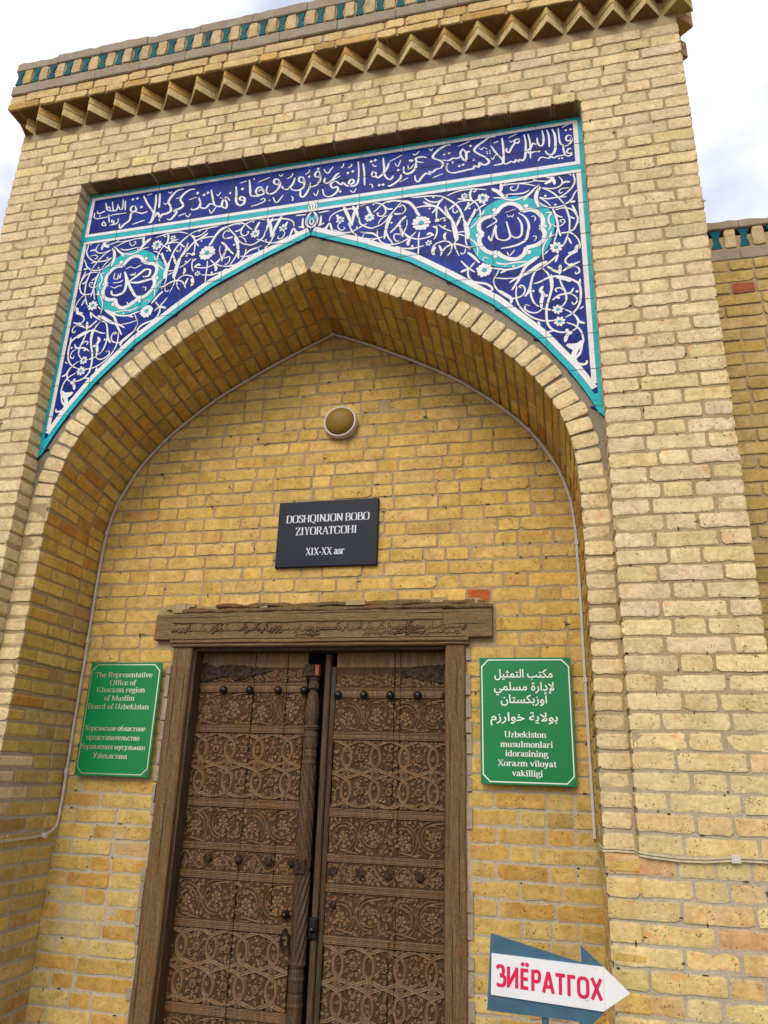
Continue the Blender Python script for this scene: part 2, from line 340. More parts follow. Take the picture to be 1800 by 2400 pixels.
def col_niche(z):
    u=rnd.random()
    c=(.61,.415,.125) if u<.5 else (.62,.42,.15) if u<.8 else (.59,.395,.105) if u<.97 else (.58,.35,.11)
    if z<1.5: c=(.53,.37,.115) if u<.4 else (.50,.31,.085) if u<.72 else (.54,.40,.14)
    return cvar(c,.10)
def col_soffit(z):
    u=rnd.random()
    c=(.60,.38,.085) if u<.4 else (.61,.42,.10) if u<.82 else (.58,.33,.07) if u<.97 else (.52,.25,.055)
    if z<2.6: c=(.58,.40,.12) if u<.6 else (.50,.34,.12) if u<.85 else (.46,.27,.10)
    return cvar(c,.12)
def soft_edge(z): return z
TXT = "106 1469 4901 1455 4912 1440 4900 1442 4876 1459 4873 1469 4890 1464 4861 1443 4842 1421 4847 1407 4865 1403 4904 1401 4973;60 1421 4973 1461 4990;134 1368 4973 1381 4924 1380 4840 1367 4801 1341 4799 1325 4828;108 1339 4975 1349 4923 1348 4850;108 1314 4976 1320 4921 1315 4876 1298 4868 1287 4897 1285 4928;107 1286 4890 1275 4884 1261 4895 1251 4870 1233 4847 1241 4827 1264 4833 1293 4831;104 1466 4789 1452 4784 1438 4798 1451 4818 1464 4811;104 1438 4794 1463 4777 1445 4768 1429 4781 1422 4816 1421 4854;104 1429 4781 1406 4778 1389 4778 1366 4771 1355 4785 1340 4773 1314 4785 1297 4785 1285 4765;95 1237 4966 1246 4898 1245 4792;123 1216 4966 1223 4903 1217 4812 1201 4785 1187 4796 1181 4782 1167 4796 1157 4780 1140 4790 1116 4779;124 1094 4968 1099 4905 1099 4805 1087 4785 1045 4782;110 1030 4927 1059 4867 1088 4823 1104 4782 1134 4783;102 1192 4939 1171 4941 1159 4928 1179 4912 1191 4932;116 1170 4925 1149 4895 1130 4856 1116 4871 1119 4889;55 1130 4961 1178 4980;61 1135 4938 1144 4927 1150 4937;62 967 4921 979 4906 991 4919 1012 4904;61 1029 4842 1040 4825 1053 4849 1071 4853;62 1048 4939 1073 4949;138 1058 4984 1025 4987 995 4966 952 4935 939 4907 963 4879 999 4848 1019 4817 1010 4800 986 4797 968 4816 962 4787 938 4799 932 4781 902 4779 865 4775 817 4773 786 4794 780 4830;126 879 4927 894 4893 890 4843 872 4866 860 4907 876 4935;125 912 4908 897 4904 890 4870;118 866 4882 842 4872 817 4877 793 4866 756 4877;141 805 4977 774 4976 737 4956 706 4922 709 4898 743 4876 762 4849 750 4820;125 756 4819 725 4817 700 4799 682 4810 688 4786 663 4798 639 4772 621 4748 605 4763 601 4795;69 704 4760 762 4779;64 680 4975 693 4957 702 4975;63 845 4957 913 4979;128 668 4910 643 4923 606 4919 612 4894 650 4879;128 606 4895 603 4856 582 4821 551 4820;65 586 4958 599 4944 624 4967;127 613 4858 582 4825 557 4815 535 4834 534 4874;128 519 4818 517 4791 489 4765 458 4748 445 4754;63 514 4765 564 4788;131 410 4962 419 4888 424 4832 450 4796 469 4804 472 4819;130 447 4918 435 4877 405 4836 383 4820 373 4834;65 450 4926 523 4959;116 352 4874 372 4854 367 4831 347 4843 352 4874;88 347 4926 361 4908 373 4911;110 291 4945 301 4872 307 4780;79 333 4783 350 4777 355 4751;65 482 4908 499 4881 517 4924;64 559 4877 566 4844 594 4878;133 261 4963 268 4878 264 4807 239 4788 213 4801 215 4831 234 4837 240 4812 219 4802 200 4796 176 4824 163 4812 126 4845 100 4826 115 4797 141 4800 146 4774 124 4747 92 4737 65 4754 52 4799;133 149 4901 130 4888 105 4853 73 4839 59 4858 64 4881;90 50 4948 76 4911 94 4935 110 4956;75 172 4969 170 4949 157 4935;74 222 4955 220 4939 200 4927;66 112 4852 157 4879;80 221 4760 241 4741 257 4766;127 32 4911 21 4937 1 4929 1 4905 23 4894 31 4907 32 4867 14 4838 -19 4828;135 -28 4862 -32 4815 -62 4765 -82 4776 -85 4817;74 -3 4782 15 4759 29 4800;128 -67 4889 -78 4912 -99 4912 -98 4885 -76 4871 -66 4885 -67 4837 -99 4819 -137 4830 -149 4852;129 -126 4917 -137 4874 -168 4840 -196 4849 -204 4871;138 -220 4902 -236 4927 -257 4925 -256 4901 -233 4886 -220 4902 -221 4866 -249 4830 -282 4825 -302 4848 -298 4888;76 -38 4961 -43 4942 -63 4929;76 -143 4956 -148 4933 -177 4918;77 -232 4961 -217 4946 -205 4960;91 -256 4796 -229 4751 -192 4800;82 -140 4783 -129 4769 -130 4745;138 -320 4860 -343 4888 -366 4876 -367 4848 -345 4828 -318 4835 -331 4866 -354 4858;141 -421 4956 -409 4884 -401 4838 -372 4825 -337 4822;70 -361 4928 -287 4951;84 -334 4790 -314 4798 -306 4777 -345 4760 -393 4752;70 -395 4964 -385 4949;71 -481 4943 -436 4951;157 -504 4921 -496 4863 -492 4805 -465 4772 -438 4787 -441 4824 -464 4836 -469 4817 -444 4804;140 -533 4820 -560 4850 -582 4821 -582 4788 -555 4768 -551 4799 -569 4835 -600 4853;143 -669 4927 -650 4858 -633 4806 -599 4787 -582 4793;86 -666 4779 -648 4747 -621 4787;71 -628 4886 -616 4872 -601 4898;133 -641 4811 -663 4819 -676 4805 -692 4792 -722 4801 -733 4831;144 -746 4883 -729 4831 -743 4800 -778 4794 -787 4808;161 -776 4951 -813 4953 -853 4927 -870 4889 -846 4843 -861 4821 -903 4808 -883 4796 -892 4777 -916 4745 -943 4753;163 -859 4968 -902 4961 -934 4925 -950 4886 -934 4850 -925 4812 -952 4796 -981 4793 -993 4774 -1014 4813 -1032 4785 -1049 4751 -1066 4745;72 -810 4876 -761 4887;79 -868 4761 -819 4777;87 -821 4765 -801 4745 -786 4767;73 -983 4884 -970 4869 -950 4882;80 -999 4763 -989 4745;74 -961 4964 -948 4951 -935 4963;73 -901 4903 -880 4905;132 -1021 4966 -1014 4906 -1010 4847;157 -1046 4958 -1037 4885 -1040 4819 -1049 4755 -1066 4745;150 -1133 4965 -1101 4905 -1063 4848 -1035 4806;75 -1107 4965 -1074 4971;147 -1087 4834 -1127 4828 -1171 4846 -1200 4838 -1203 4789 -1236 4762 -1262 4737 -1272 4772;141 -1191 4900 -1210 4882 -1199 4855 -1169 4858 -1181 4894;90 -1178 4752 -1096 4771;101 -1259 4950 -1248 4872;101 -1276 4961 -1269 4892 -1287 4887 -1303 4915 -1310 4887 -1333 4887 -1352 4958;101 -1328 4881 -1364 4890 -1384 4912 -1369 4920 -1355 4895;93 -1398 4957 -1380 4895;101 -1391 4892 -1416 4882 -1439 4880 -1450 4898;102 -1467 4889 -1456 4844 -1393 4840 -1319 4850 -1235 4849;99 -1286 4816 -1284 4786 -1313 4770;99 -1314 4800 -1331 4811 -1328 4794 -1313 4795 -1317 4775 -1339 4771;92 -1362 4858 -1345 4792;100 -1388 4812 -1395 4784 -1368 4775 -1384 4807;203 -1173 4399 -1144 4332 -1113 4274 -1075 4216 -1049 4205;185 -1127 4318 -1075 4307 -1019 4315 -981 4321;154 -1129 4326 -1090 4352 -1058 4378 -1032 4395 -1001 4385 -1006 4347 -1045 4345;171 -1167 4382 -1149 4318 -1154 4257 -1193 4236 -1231 4244 -1242 4273;85 -1133 4377 -1120 4364 -1115 4376 -1102 4363 -1098 4384;78 -1169 4417 -1138 4429 -1107 4416 -1066 4434;79 -1239 4400 -1240 4361 -1213 4354 -1215 4389 -1199 4356 -1198 4394;78 -1174 4340 -1194 4328 -1216 4327 -1241 4327;78 -1256 4306 -1224 4290 -1204 4298 -1175 4302;91 -1123 4177 -1106 4160 -1081 4183;76 -1038 4271 -1012 4264 -1012 4241;118 1104 4389 1116 4326 1121 4286 1100 4269 1072 4274 1052 4292 1045 4338 1052 4370;117 1125 4295 1145 4277 1169 4278 1182 4301 1182 4361 1163 4407;137 1169 4434 1201 4403 1220 4349 1214 4300 1200 4253 1160 4230 1119 4222 1071 4219;101 1048 4378 1037 4339 1028 4301 1020 4277 1010 4294 1010 4311;83 999 4366 1026 4382 1051 4398 1045 4419 1037 4421 1041 4430;46 1109 4434 1116 4415 1127 4423 1135 4412 1143 4431;37 1093 4447 1157 4464;54 1235 4398 1249 4401 1256 4384 1250 4367;53 1237 4270 1251 4271 1255 4257 1245 4241;62 1102 4192 1115 4168 1143 4199"
TDOT = "1441 4949 7;1466 4950 7;854 4814 8;875 4820 8;935 4842 7;1396 4761 6;1412 4760 6;786 4842 8;817 4846 8;768 4914 7;796 4918 7;918 4946 8;1008 4885 5;1025 4888 5;1011 4872 5;1026 4872 5;571 4910 8;909 4905 6;1293 4831 6;503 4852 9;394 4765 9;416 4765 9;340 4948 10;364 4953 10;202 4890 9;231 4897 9;161 4762 9;16 4957 9;-36 4908 9;581 4906 9;-278 4776 7;-460 4895 10;-537 4878 9;-712 4895 10;-688 4907 10;-758 4918 10;-1135 4877 10;-1206 4950 10;-1175 4952 10;-1423 4858 6;-1308 4925 5"
VINE = "90 38 4631 74 4634 102 4634;106 106 4558 113 4590 139 4613 179 4626 210 4627 242 4624 263 4597 281 4552 290 4517 310 4495 354 4470 392 4477 423 4491 445 4514;88 41 4512 73 4512 96 4526 107 4548;132 107 4548 93 4518 87 4486;132 111 4547 121 4513 131 4474;150 44 4535 54 4557 55 4609;88 47 4539 79 4553;79 134 4497 179 4471 234 4462 276 4478 314 4499 333 4505;104 170 4477 203 4444;221 189 4647 199 4622 221 4571 239 4517;220 277 4646 266 4615 252 4585 243 4516;87 251 4519 240 4507 223 4529 232 4499 254 4454 274 4432 228 4431;176 241 4643 258 4616 280 4575;77 274 4428 318 4407 376 4393 426 4399;101 358 4371 376 4389 426 4399;128 293 4452 336 4441 371 4430 395 4404;77 317 4435 306 4409 319 4380 334 4386 326 4394;88 285 4635 328 4647 375 4643 419 4621 435 4586 436 4562 417 4542 394 4551 389 4568 401 4566;104 415 4627 445 4640 499 4654;121 446 4631 480 4639 534 4624 577 4598 616 4536;87 411 4623 385 4594 366 4579;175 325 4628 338 4598 351 4568;94 523 4617 497 4584 471 4552 449 4518 442 4487;213 475 4542 457 4503 446 4468 434 4384;105 434 4384 444 4423 456 4394 484 4344;68 396 4490 407 4516 429 4536 448 4542;120 478 4583 447 4588 419 4617;127 529 4542 502 4542 486 4549;77 508 4592 520 4590 527 4600 543 4590 551 4561 532 4536;169 556 4519 533 4499 511 4467 467 4419;168 515 4475 527 4437 540 4380;76 560 4495 561 4458 546 4415 535 4399 494 4406 491 4375 510 4354 517 4362;93 393 4454 395 4413 411 4374 446 4346 492 4339 540 4349 585 4369;125 435 4325 461 4339 492 4341;67 547 4397 574 4370 626 4353;165 500 4324 538 4296 557 4271;74 538 4300 575 4299 626 4295;144 585 4364 567 4340 571 4317;70 163 4534 161 4511 178 4485 201 4490 196 4505;177 148 4598 161 4577 166 4562;99 559 4656 598 4642 656 4638 714 4631 758 4620;129 752 4621 786 4597 826 4558 852 4519 868 4474 879 4431 893 4388;312 882 4430 894 4360 898 4309;188 941 4503 927 4464 910 4433 898 4393;192 775 4550 786 4499 809 4453 829 4402;314 815 4449 831 4360 838 4305;157 863 4472 848 4436 837 4404;130 610 4568 657 4570 712 4561 744 4538 775 4494 795 4462;146 651 4600 677 4581 712 4561;129 763 4605 738 4574 723 4541 701 4513;98 656 4628 688 4597 729 4586 763 4605;96 729 4540 726 4512 727 4474;79 744 4461 758 4469 781 4468;132 530 4629 569 4615 599 4577 623 4530;195 605 4562 620 4527 634 4507;96 547 4407 582 4370 625 4352 674 4355 713 4366;158 673 4372 690 4380 713 4362;89 633 4399 628 4362 629 4301 627 4240;95 727 4429 730 4394 725 4360 713 4335;127 707 4425 727 4408;88 738 4430 772 4397 809 4374;87 845 4361 882 4362;77 845 4351 881 4332;111 832 4557 815 4539 795 4522;89 829 4554 858 4567 911 4564 934 4553 950 4529 961 4503;70 818 4532 818 4504 832 4494 843 4503 835 4509;88 880 4500 900 4524 928 4547 953 4564;158 903 4555 900 4531 883 4503;84 786 4618 815 4631 858 4641 929 4639 1002 4622;97 829 4662 858 4652 929 4642;144 920 4637 912 4610 914 4581 925 4558;112 843 4587 886 4576 920 4563;64 926 4625 937 4619 946 4629 937 4634;89 531 4309 589 4293 626 4298 660 4303;89 536 4346 565 4362 587 4376 613 4403;159 582 4359 571 4337 571 4317;87 700 4242 708 4285 730 4308 775 4315 809 4289 806 4246 787 4216;172 781 4372 770 4350 778 4321;111 748 4222 767 4259 787 4279 826 4287 870 4270 911 4240;76 884 4261 933 4248;67 884 4254 881 4225 864 4217 859 4228;77 837 4319 828 4296 828 4269 850 4206;77 884 4338 887 4287 895 4266;92 909 4310 936 4279 949 4244 946 4192;93 912 4377 940 4404 963 4434 971 4460;94 964 4499 966 4468 968 4443;109 991 4484 974 4456;87 944 4485 972 4512 1000 4524;217 722 4286 708 4261 714 4233;140 742 4293 753 4261 756 4234;246 1028 4624 1064 4595 1095 4553;205 1081 4660 1082 4619 1074 4588;82 1093 4631 1137 4636 1208 4623 1264 4599;102 1093 4631 1108 4646 1151 4652 1191 4658;73 1176 4629 1168 4599 1150 4588 1132 4601 1136 4616 1147 4612;73 1091 4554 1111 4550 1110 4564 1099 4568;122 1038 4559 1081 4551 1116 4533 1151 4525 1187 4532 1219 4544 1259 4582 1285 4604;101 1113 4570 1170 4562 1206 4564 1231 4578;159 1197 4512 1219 4540 1256 4573;57 1216 4649 1220 4660 1209 4666 1205 4651 1216 4642;89 1216 4665 1245 4657 1265 4635 1300 4624 1328 4619;61 1172 4634 1226 4629 1265 4633;141 1294 4661 1332 4645 1360 4640;239 1360 4640 1345 4620 1313 4603;199 1360 4631 1365 4589;120 1364 4644 1386 4658 1417 4661 1438 4652 1454 4635;103 1470 4664 1465 4634 1469 4592 1450 4551 1410 4514 1378 4502;88 1388 4639 1404 4609 1396 4579 1357 4564 1295 4580;138 1400 4587 1421 4597 1445 4592;96 1298 4579 1339 4549 1372 4512 1407 4453;70 1440 4553 1402 4556 1384 4541 1393 4526 1404 4533;103 1282 4519 1326 4502 1371 4503 1423 4498;101 1476 4533 1461 4509 1446 4477 1410 4448 1368 4438 1327 4445 1294 4468 1274 4494;154 1465 4460 1438 4460;79 1278 4520 1308 4492 1338 4452;239 1288 4590 1269 4549 1264 4509 1276 4454;140 1347 4433 1359 4387 1367 4342 1369 4299 1380 4246;108 1356 4400 1372 4380 1396 4368;91 1365 4300 1356 4254 1345 4222;116 1410 4444 1421 4398 1429 4349 1424 4264;115 1430 4366 1456 4349;101 1361 4422 1399 4428 1442 4412 1467 4368 1469 4334 1449 4286 1418 4270 1381 4267;135 1447 4441 1459 4400 1467 4373;95 1475 4328 1457 4306;83 1381 4271 1428 4264 1459 4229 1473 4185 1469 4157;106 1417 4261 1405 4221 1390 4190;113 1416 4236 1431 4192;112 1470 4185 1449 4168 1454 4142 1427 4130 1400 4109 1395 4085 1414 4066 1428 4076;223 1460 4183 1445 4144 1411 4136;117 1309 4413 1339 4408 1325 4384 1323 4350 1332 4327 1321 4298;69 1339 4334 1359 4314 1386 4318 1404 4336 1398 4354 1381 4349 1391 4334;84 1350 4264 1319 4252 1297 4217 1285 4177 1286 4114;114 1334 4288 1325 4246;75 1291 4147 1315 4172;131 1361 4140 1345 4092;112 1357 4136 1326 4104 1277 4070;69 1043 4138 1088 4118 1143 4119 1204 4114;54 1009 4164 991 4175 977 4173 977 4152;170 894 4223 924 4192 959 4145;106 859 4175 893 4128 932 4091;143 898 4117 897 4076 918 4036 953 4021 987 4011 1016 3987 1020 3966 1003 3964;167 858 4102 898 4117;96 933 4154 906 4121;132 1014 4105 1061 4093 1099 4082 1158 4089 1201 4108 1226 4125 1252 4142;140 1064 4067 1099 4080;70 1082 4105 1117 4121 1167 4121 1213 4117;95 1045 4137 1061 4124 1100 4118;185 1264 4140 1230 4114 1196 4089 1173 4046 1155 4008 1120 3952;253 1305 4103 1267 4088 1224 4059 1181 4035;138 1181 4030 1148 4024 1109 3999;75 1034 4041 1089 4028 1135 4026;94 1061 4093 1043 4055 1030 4031 1033 3995 1053 3957 1094 3916 1127 3902 1169 3911 1186 3938 1183 3964 1167 3976 1158 3967 1171 3961;208 1049 3962 1078 3938 1115 3903 1114 3874;119 1274 4067 1244 4051 1227 4018 1216 3969 1215 3915 1229 3863 1252 3836;146 1226 4008 1207 3941 1185 3904;101 1146 3974 1141 3930 1147 3874 1174 3822 1218 3777 1269 3751 1313 3746 1337 3748;132 1245 3750 1252 3725;137 1278 4066 1305 4027 1316 3985 1318 3935 1307 3887 1293 3840 1287 3783 1292 3729 1315 3693 1354 3674 1401 3673;109 1286 3682 1319 3688;159 1321 4020 1323 3959 1314 3906;136 1233 3977 1262 3983 1304 4002 1345 4006 1386 3995 1429 3969 1455 3941 1460 3886 1449 3825 1419 3781 1378 3757;271 1345 4001 1393 3984 1416 3966;205 1369 4073 1362 4014;160 1303 4073 1335 4043 1363 4024;136 1379 4031 1413 4056 1467 4079;99 1384 4036 1433 4053 1457 4040 1459 4015 1443 4007 1440 4020;112 1361 3989 1371 3948 1385 3906 1387 3857 1365 3821;133 1461 3975 1455 3931;124 1426 3925 1409 3898 1356 3891 1319 3866;88 1409 3893 1435 3870 1438 3841 1421 3828 1414 3844;89 1378 3917 1358 3935 1338 3928 1345 3909;226 1278 3956 1264 3933 1276 3906 1266 3868 1264 3825;179 1300 3898 1279 3896;98 1272 3824 1243 3803 1211 3807 1183 3830 1188 3854 1208 3847;133 1272 3821 1312 3809;96 1376 3805 1414 3776 1436 3735 1430 3694 1405 3673;152 1429 3760 1443 3725 1470 3712;104 1380 3728 1422 3704 1448 3668 1456 3616 1447 3584;87 1451 3796 1468 3810;214 1405 3668 1380 3652 1370 3616;212 1449 3616 1428 3596 1373 3597;365 1450 3605 1421 3581 1377 3600;304 1439 3606 1415 3562 1401 3524;158 1450 3591 1436 3547 1412 3516 1427 3488 1460 3485 1467 3504;185 1404 3670 1380 3653 1367 3621"
VDOT = "273 4489 6;473 4487 7;594 4309 7;365 4633 5;708 4623 6;687 4548 6;908 4511 6;772 4413 7;594 4310 7;772 4452 8;730 4460 14;1313 4523 7;1362 4456 7;1228 3933 7;1442 3901 8;1350 3876 8;1382 3683 9;1133 4099 7;1210 4475 14;1042 4476 14;1300 4328 13;953 4323 16;1213 4175 15;1040 4175 13"
VFLO = "172 4558 33;344 4546 37;641 4457 64;981 4573 35;880 4601 25;685 4316 25;1353 4183 45;982 4564 45;982 4097 54;1344 3807 35;1349 3737 37"
LOBE = "1052 4451 1077 4488 1111 4505 1147 4498 1175 4474 1192 4443;1192 4443 1231 4446 1266 4425 1291 4383 1293 4347 1280 4323;1280 4323 1299 4287 1291 4244 1266 4218 1234 4208 1203 4206;1203 4206 1189 4167 1157 4142 1117 4146 1078 4169 1050 4200;1050 4200 1018 4200 982 4228 960 4271 961 4306 979 4326;979 4326 959 4357 960 4403 985 4429 1018 4439 1052 4451"
# ================================================================== ground
b=MB(); b.add([(-600,-600,0),(600,-600,0),(600,600,0),(-600,600,0)],[(0,1,2,3)]); b.obj('ground','ground',kind='structure')
# ================================================================== portal
portal=thing('brick_portal','tall yellow brick portal with a pointed arch niche, blue tile panel and carved doors','portal')
XO=2.059; XR=1.525; ZR=5.043; PI=.0741; ZB=1.312; ZT=5.55
fw=MB()
fw.box(-XO+.005,XO-.005,.003,1.2,ZR+.016,5.66)
for s in (-1,1):
    a,c=sorted((s*(XR+.005),s*(XO-.005))); fw.box(a,c,.003,1.2,0,ZR+.016)
    a,c=sorted((s*1.406,s*(XR+.005))); fw.box(a,c,.0045,YB+.012,0,ZB-.004)
front=fw.obj('front_wall','mortar',portal)
it=[]
def add(items,loc,L,col,rot=None,h=.0605,jit=1,yj=.0025): items.append((*bm_(loc,L,h,rot,jit,yj),col))
z=ZR+PI/2; k=0
while z+.03<ZT:
    xs=fill(-XO,XO,k%2==0)
    for x,l in xs: 
        c=col_front(z)
        add(it,(x,0,z),l,c,h=.0645)
    z+=PI if z<5.3 else .0735; k+=1
z=ZR-PI/2; k=0
while z>0:
    zz=z
    for s in (-1,1):
        if zz>ZB:
            A=[.2,.115,.19] if k%2==0 else [.152,.242,.112]
            if rnd.random()<.18: A=A[::-1]
            g=(.534-sum(A))/2; x=XR
            for l in A: add(it,(s*(x+l/2),0,zz),l+.002,col_front(zz),h=.0645); x+=l+g
        else:
            xs=fill(1.40,XO,k%2==0)
            for x,l in xs: add(it,(s*x,0,zz),l+.002,col_front(zz),h=.0645)
    z-=PI;k+=1
q=MB()
for m_,k_,i_,c_ in it:
    p_=m_.translation
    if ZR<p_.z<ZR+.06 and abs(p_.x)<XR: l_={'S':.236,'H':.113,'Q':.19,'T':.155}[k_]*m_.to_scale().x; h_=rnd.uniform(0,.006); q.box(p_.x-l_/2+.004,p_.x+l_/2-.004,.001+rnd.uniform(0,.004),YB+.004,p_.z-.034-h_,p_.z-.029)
q.obj('shaded_underside','under',front,kind='stuff')  # brown brick undersides, darkened to paint in shade at the recess top
place(it,front); FI=list(it)
# side faces of the portal
it=[]
for s in (-1,1):
    rot=Matrix.Rotation(s*R(90),4,'Z'); z=ZT-.035; k=0
    while z>0:
        for y,l in fill(.125,1.2,k%2==0): add(it,(s*XO,y,z),l,col_front(z),rot)
        z-=PI;k+=1
joined('side_bricks',it,front)
# ---- plane B mass (spandrel behind the tiles) and niche wall
sp=MB(); yb=YB+.012
n=80
xs=sorted(set([-1.531+3.062*i/n for i in range(n+1)]+[-1.4,1.4,0]))
for x0,x1 in zip(xs[:-1],xs[1:]):
    def zl(x): return archz(x)+.012 if abs(x)<1.3995 else archz(1.39)
    m_=(x0+x1)/2
    if abs(m_)>1.4: za=zb=0
    else: za,zb=zl(max(-1.398,min(1.398,x0))),zl(max(-1.398,min(1.398,x1)))
    sp.add([(x0,yb,za),(x1,yb,zb),(x1,yb,ZR+.006),(x0,yb,ZR+.006)],[(0,1,2,3)])
spandrel=sp.obj('spandrel_wall','cement',portal)
for s in (-1,1):
    q=MB(); a,c=sorted((s*1.4055,s*1.5245)); q.box(a,c,YB+.0085,YB+.02,ZB,2.93); q.obj('jamb_joint','mortar',spandrel)
vm=MB(); NS=150
for i in range(NS+1):
    s=SL*i/NS
    zz=arc(s)[1]; y0=.007 if zz<ZB-.004 else yb-.004
    for y in (y0,(yb+YC)/2,YC+.05): vm.v.append(tuple(arcp(s,y,.006)))
for i in range(NS):
    for j in range(2):
        a=3*i+j; vm.f.append((a,a+1,a+4,a+3))
vault=vm.obj('arch_vault','mortar',portal)
it=[]; ring=[]
ns=int(round(SL/PI)); ns-=ns%2
# courses: keep jamb courses on the wall grid, mirror left/right
half=SL/2; sj=2.55
zs=[]; z=ZR-PI/2
grid=[ZR-PI/2-PI*i for i in range(200) if ZR-PI/2-PI*i>0]
jz=sorted([g for g in grid if g<2.55]); top=jz[-1]+PI/2
narc=int(round((half-top)/PI)); pa=(half-top)/narc
svals=[(g,0) for g in jz]+[(top+pa*(i+.5),1) for i in range(narc)]
for side in (0,1):
    for idx,(s0,isarc) in enumerate(svals):
        s=s0 if side==0 else SL-s0
        x,zz=arc(s); low=zz<ZB
        ya=0.0 if low else YB+.004
        if isarc: ya+=rnd.uniform(-.003,.004)
        D_=YC-ya
        L=[.12,.245,.14] if idx%2==0 else [.245,.12,.14] 
        if rnd.random()<.2: L=[.175,.175,.155]
        if low: L=[.115]+L if idx%2 else [.236,.113,.245]
        t=ya; hh=.0605*(pa/PI if isarc else 1)*rnd.uniform(.95,1.03)
        while len(L)>1 and sum(L)+.013*(len(L)-1)>D_+.03: L[-1]-=.02
        for l in L:
            if t>YC-.02: break
            yc=t+l/2; p=arcp(s,yc); p1=arcp(s,yc+.05); u=(p1-p).normalized()
            tx,tz=arct(s); nn=Vector((-tz,0,tx)); v_=u.cross(nn).normalized(); nn=v_.cross(u).normalized()
            rot=Matrix(((u.x,nn.x,v_.x,0),(u.y,nn.y,v_.y,0),(u.z,nn.z,v_.z,0),(0,0,0,1)))
            first=(t==ya)
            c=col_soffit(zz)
            if first and not low:
                c=cvar((.68,.54,.315),.09); rl=rnd.uniform(.110,.126); vv=nn.cross(Vector((0,1,0)))
                rot=Matrix(((nn.x,0,vv.x,0),(nn.y,1,vv.y,0),(nn.z,0,vv.z,0),(0,0,0,1)))
                nn2=Vector((-tz,0,tx)); vv=nn2.cross(Vector((0,1,0))); rot=Matrix(((nn2.x,u.x,vv.x,0),(nn2.y,u.y,vv.y,0),(nn2.z,u.z,vv.z,0),(0,0,0,1)))@Matrix.Diagonal((1,l/.12,1,1))
                p0=arcp(s,ya)+nn2*rl/2; hv=hh*(1.12 if isarc else 1.0)
                ring.append((*bm_(p0,rl,hv,rot,1,.002),c)); t+=l+.013; continue
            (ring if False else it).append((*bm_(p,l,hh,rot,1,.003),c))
            t+=l+.013
place(it,vault); place(ring,vault,name='voussoir')
# niche back wall
DL,DR,DT=-.715,.705,2.225
nw=MB(); y0,y1=YC+.003,YC+.35
nw.box(-1.6,DL-.1,y0,y1,0,2.24); nw.box(DR+.09,1.6,y0,y1,0,2.24); nw.box(-1.6,1.6,y0,y1,2.24,4.6)
niche=nw.obj('niche_wall','mortar',portal)
it=[]; PN=.0765; z=2.435+PN/2+.012; rows=[]
zz=2.4735+.012
rows=[zz+PN*i for i in range(30)]+[zz-PN*(i+1) for i in range(40)]
for k,z in enumerate(sorted(rows)):
    if z<.02 or z>4.25: continue
    segs=[(-1.41,1.41)]
    if z<2.255: segs=[(-1.41,-.845),(.815,1.41)]
    elif z<2.43: segs=[(-1.41,-.955),(.96,1.41)]
    elif z<2.475: segs=[(-1.41,1.41)]
    for a,c in segs:
        for x,l in fill(a,c,(k%2==0),.0105):
            if z>2.6 and z-.05>archz(min(1.39,max(0,abs(x)-l/2)))-.04: continue
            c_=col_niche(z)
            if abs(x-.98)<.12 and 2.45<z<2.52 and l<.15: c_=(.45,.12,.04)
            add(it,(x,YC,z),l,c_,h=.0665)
place(it,niche); NI=list(it)
# ---- cornice
co=MB(); co.box(-XO-.06,XO+.06,-.10,1.26,5.668,6.07); cornice=co.obj('cornice','mortar',portal)
XC_=XO+.05
PRX=[-XO]+[-1.982+.1886*i for i in range(11)]+[.105,.304,.503,.702,.893,1.084,1.276,1.467,1.637,1.808,1.979]
def tooth(x0,x1,z0,z1,c,axis='x',x=0):
    q=MB(); m_=(x0+x1)/2; a=.1*min(1,(x1-x0)/.18); g=.004
    p=[(x0+g,.01),(x0+.01,-.004),(m_-.006,-a+.004),(m_,-a),(m_+.006,-a+.004),(x1-.01,-.004),(x1-g,.01)]
    for zz_ in (z0,z1): q.v+=[(px,py,zz_) for px,py in p]
    k_=len(p); q.f=[tuple(range(k_))[::-1],tuple(range(k_,2*k_))]+[(i,(i+1)%k_,k_+(i+1)%k_,k_+i) for i in range(k_)]
    me=q.mesh('dogtooth_brick','brick'); me.attributes.new('e','FLOAT','POINT').data.foreach_set('value',[.9]*len(q.v))
    o=bpy.data.objects.new('dogtooth_brick',me); COL.objects.link(o); o.parent=cornice; o.color=(*c,1); return o
for a,c in zip(PRX[:-1],PRX[1:]):
    dj=rnd.uniform(-.004,.004)
    tooth(a+.003,c-.003,5.553,5.604,cvar((.67,.52,.27),.09))
    tooth(a+.001,c-.005,5.612,5.663,cvar((.58,.36,.12) if rnd.random()<.6 else (.60,.44,.18),.13))
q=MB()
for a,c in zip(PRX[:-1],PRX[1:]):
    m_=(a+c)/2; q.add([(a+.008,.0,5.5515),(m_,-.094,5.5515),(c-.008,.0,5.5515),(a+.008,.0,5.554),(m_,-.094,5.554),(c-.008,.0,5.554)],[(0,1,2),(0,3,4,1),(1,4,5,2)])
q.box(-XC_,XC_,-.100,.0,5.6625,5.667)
q.obj('shaded_underside','under',cornice,kind='stuff')  # brown tooth and overhang undersides with shade painted into the colour
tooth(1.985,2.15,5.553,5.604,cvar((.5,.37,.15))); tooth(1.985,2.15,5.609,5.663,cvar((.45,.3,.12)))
for s in (-1,1):
    for k in range(6):
        for z0,z1 in ((5.553,5.604),(5.609,5.663)):
            o=tooth(-.09,.09,z0,z1,cvar((.46,.27,.12),.12)); o.rotation_euler=(0,0,s*R(90)); o.location=(s*XO,.10+.19*k,0)
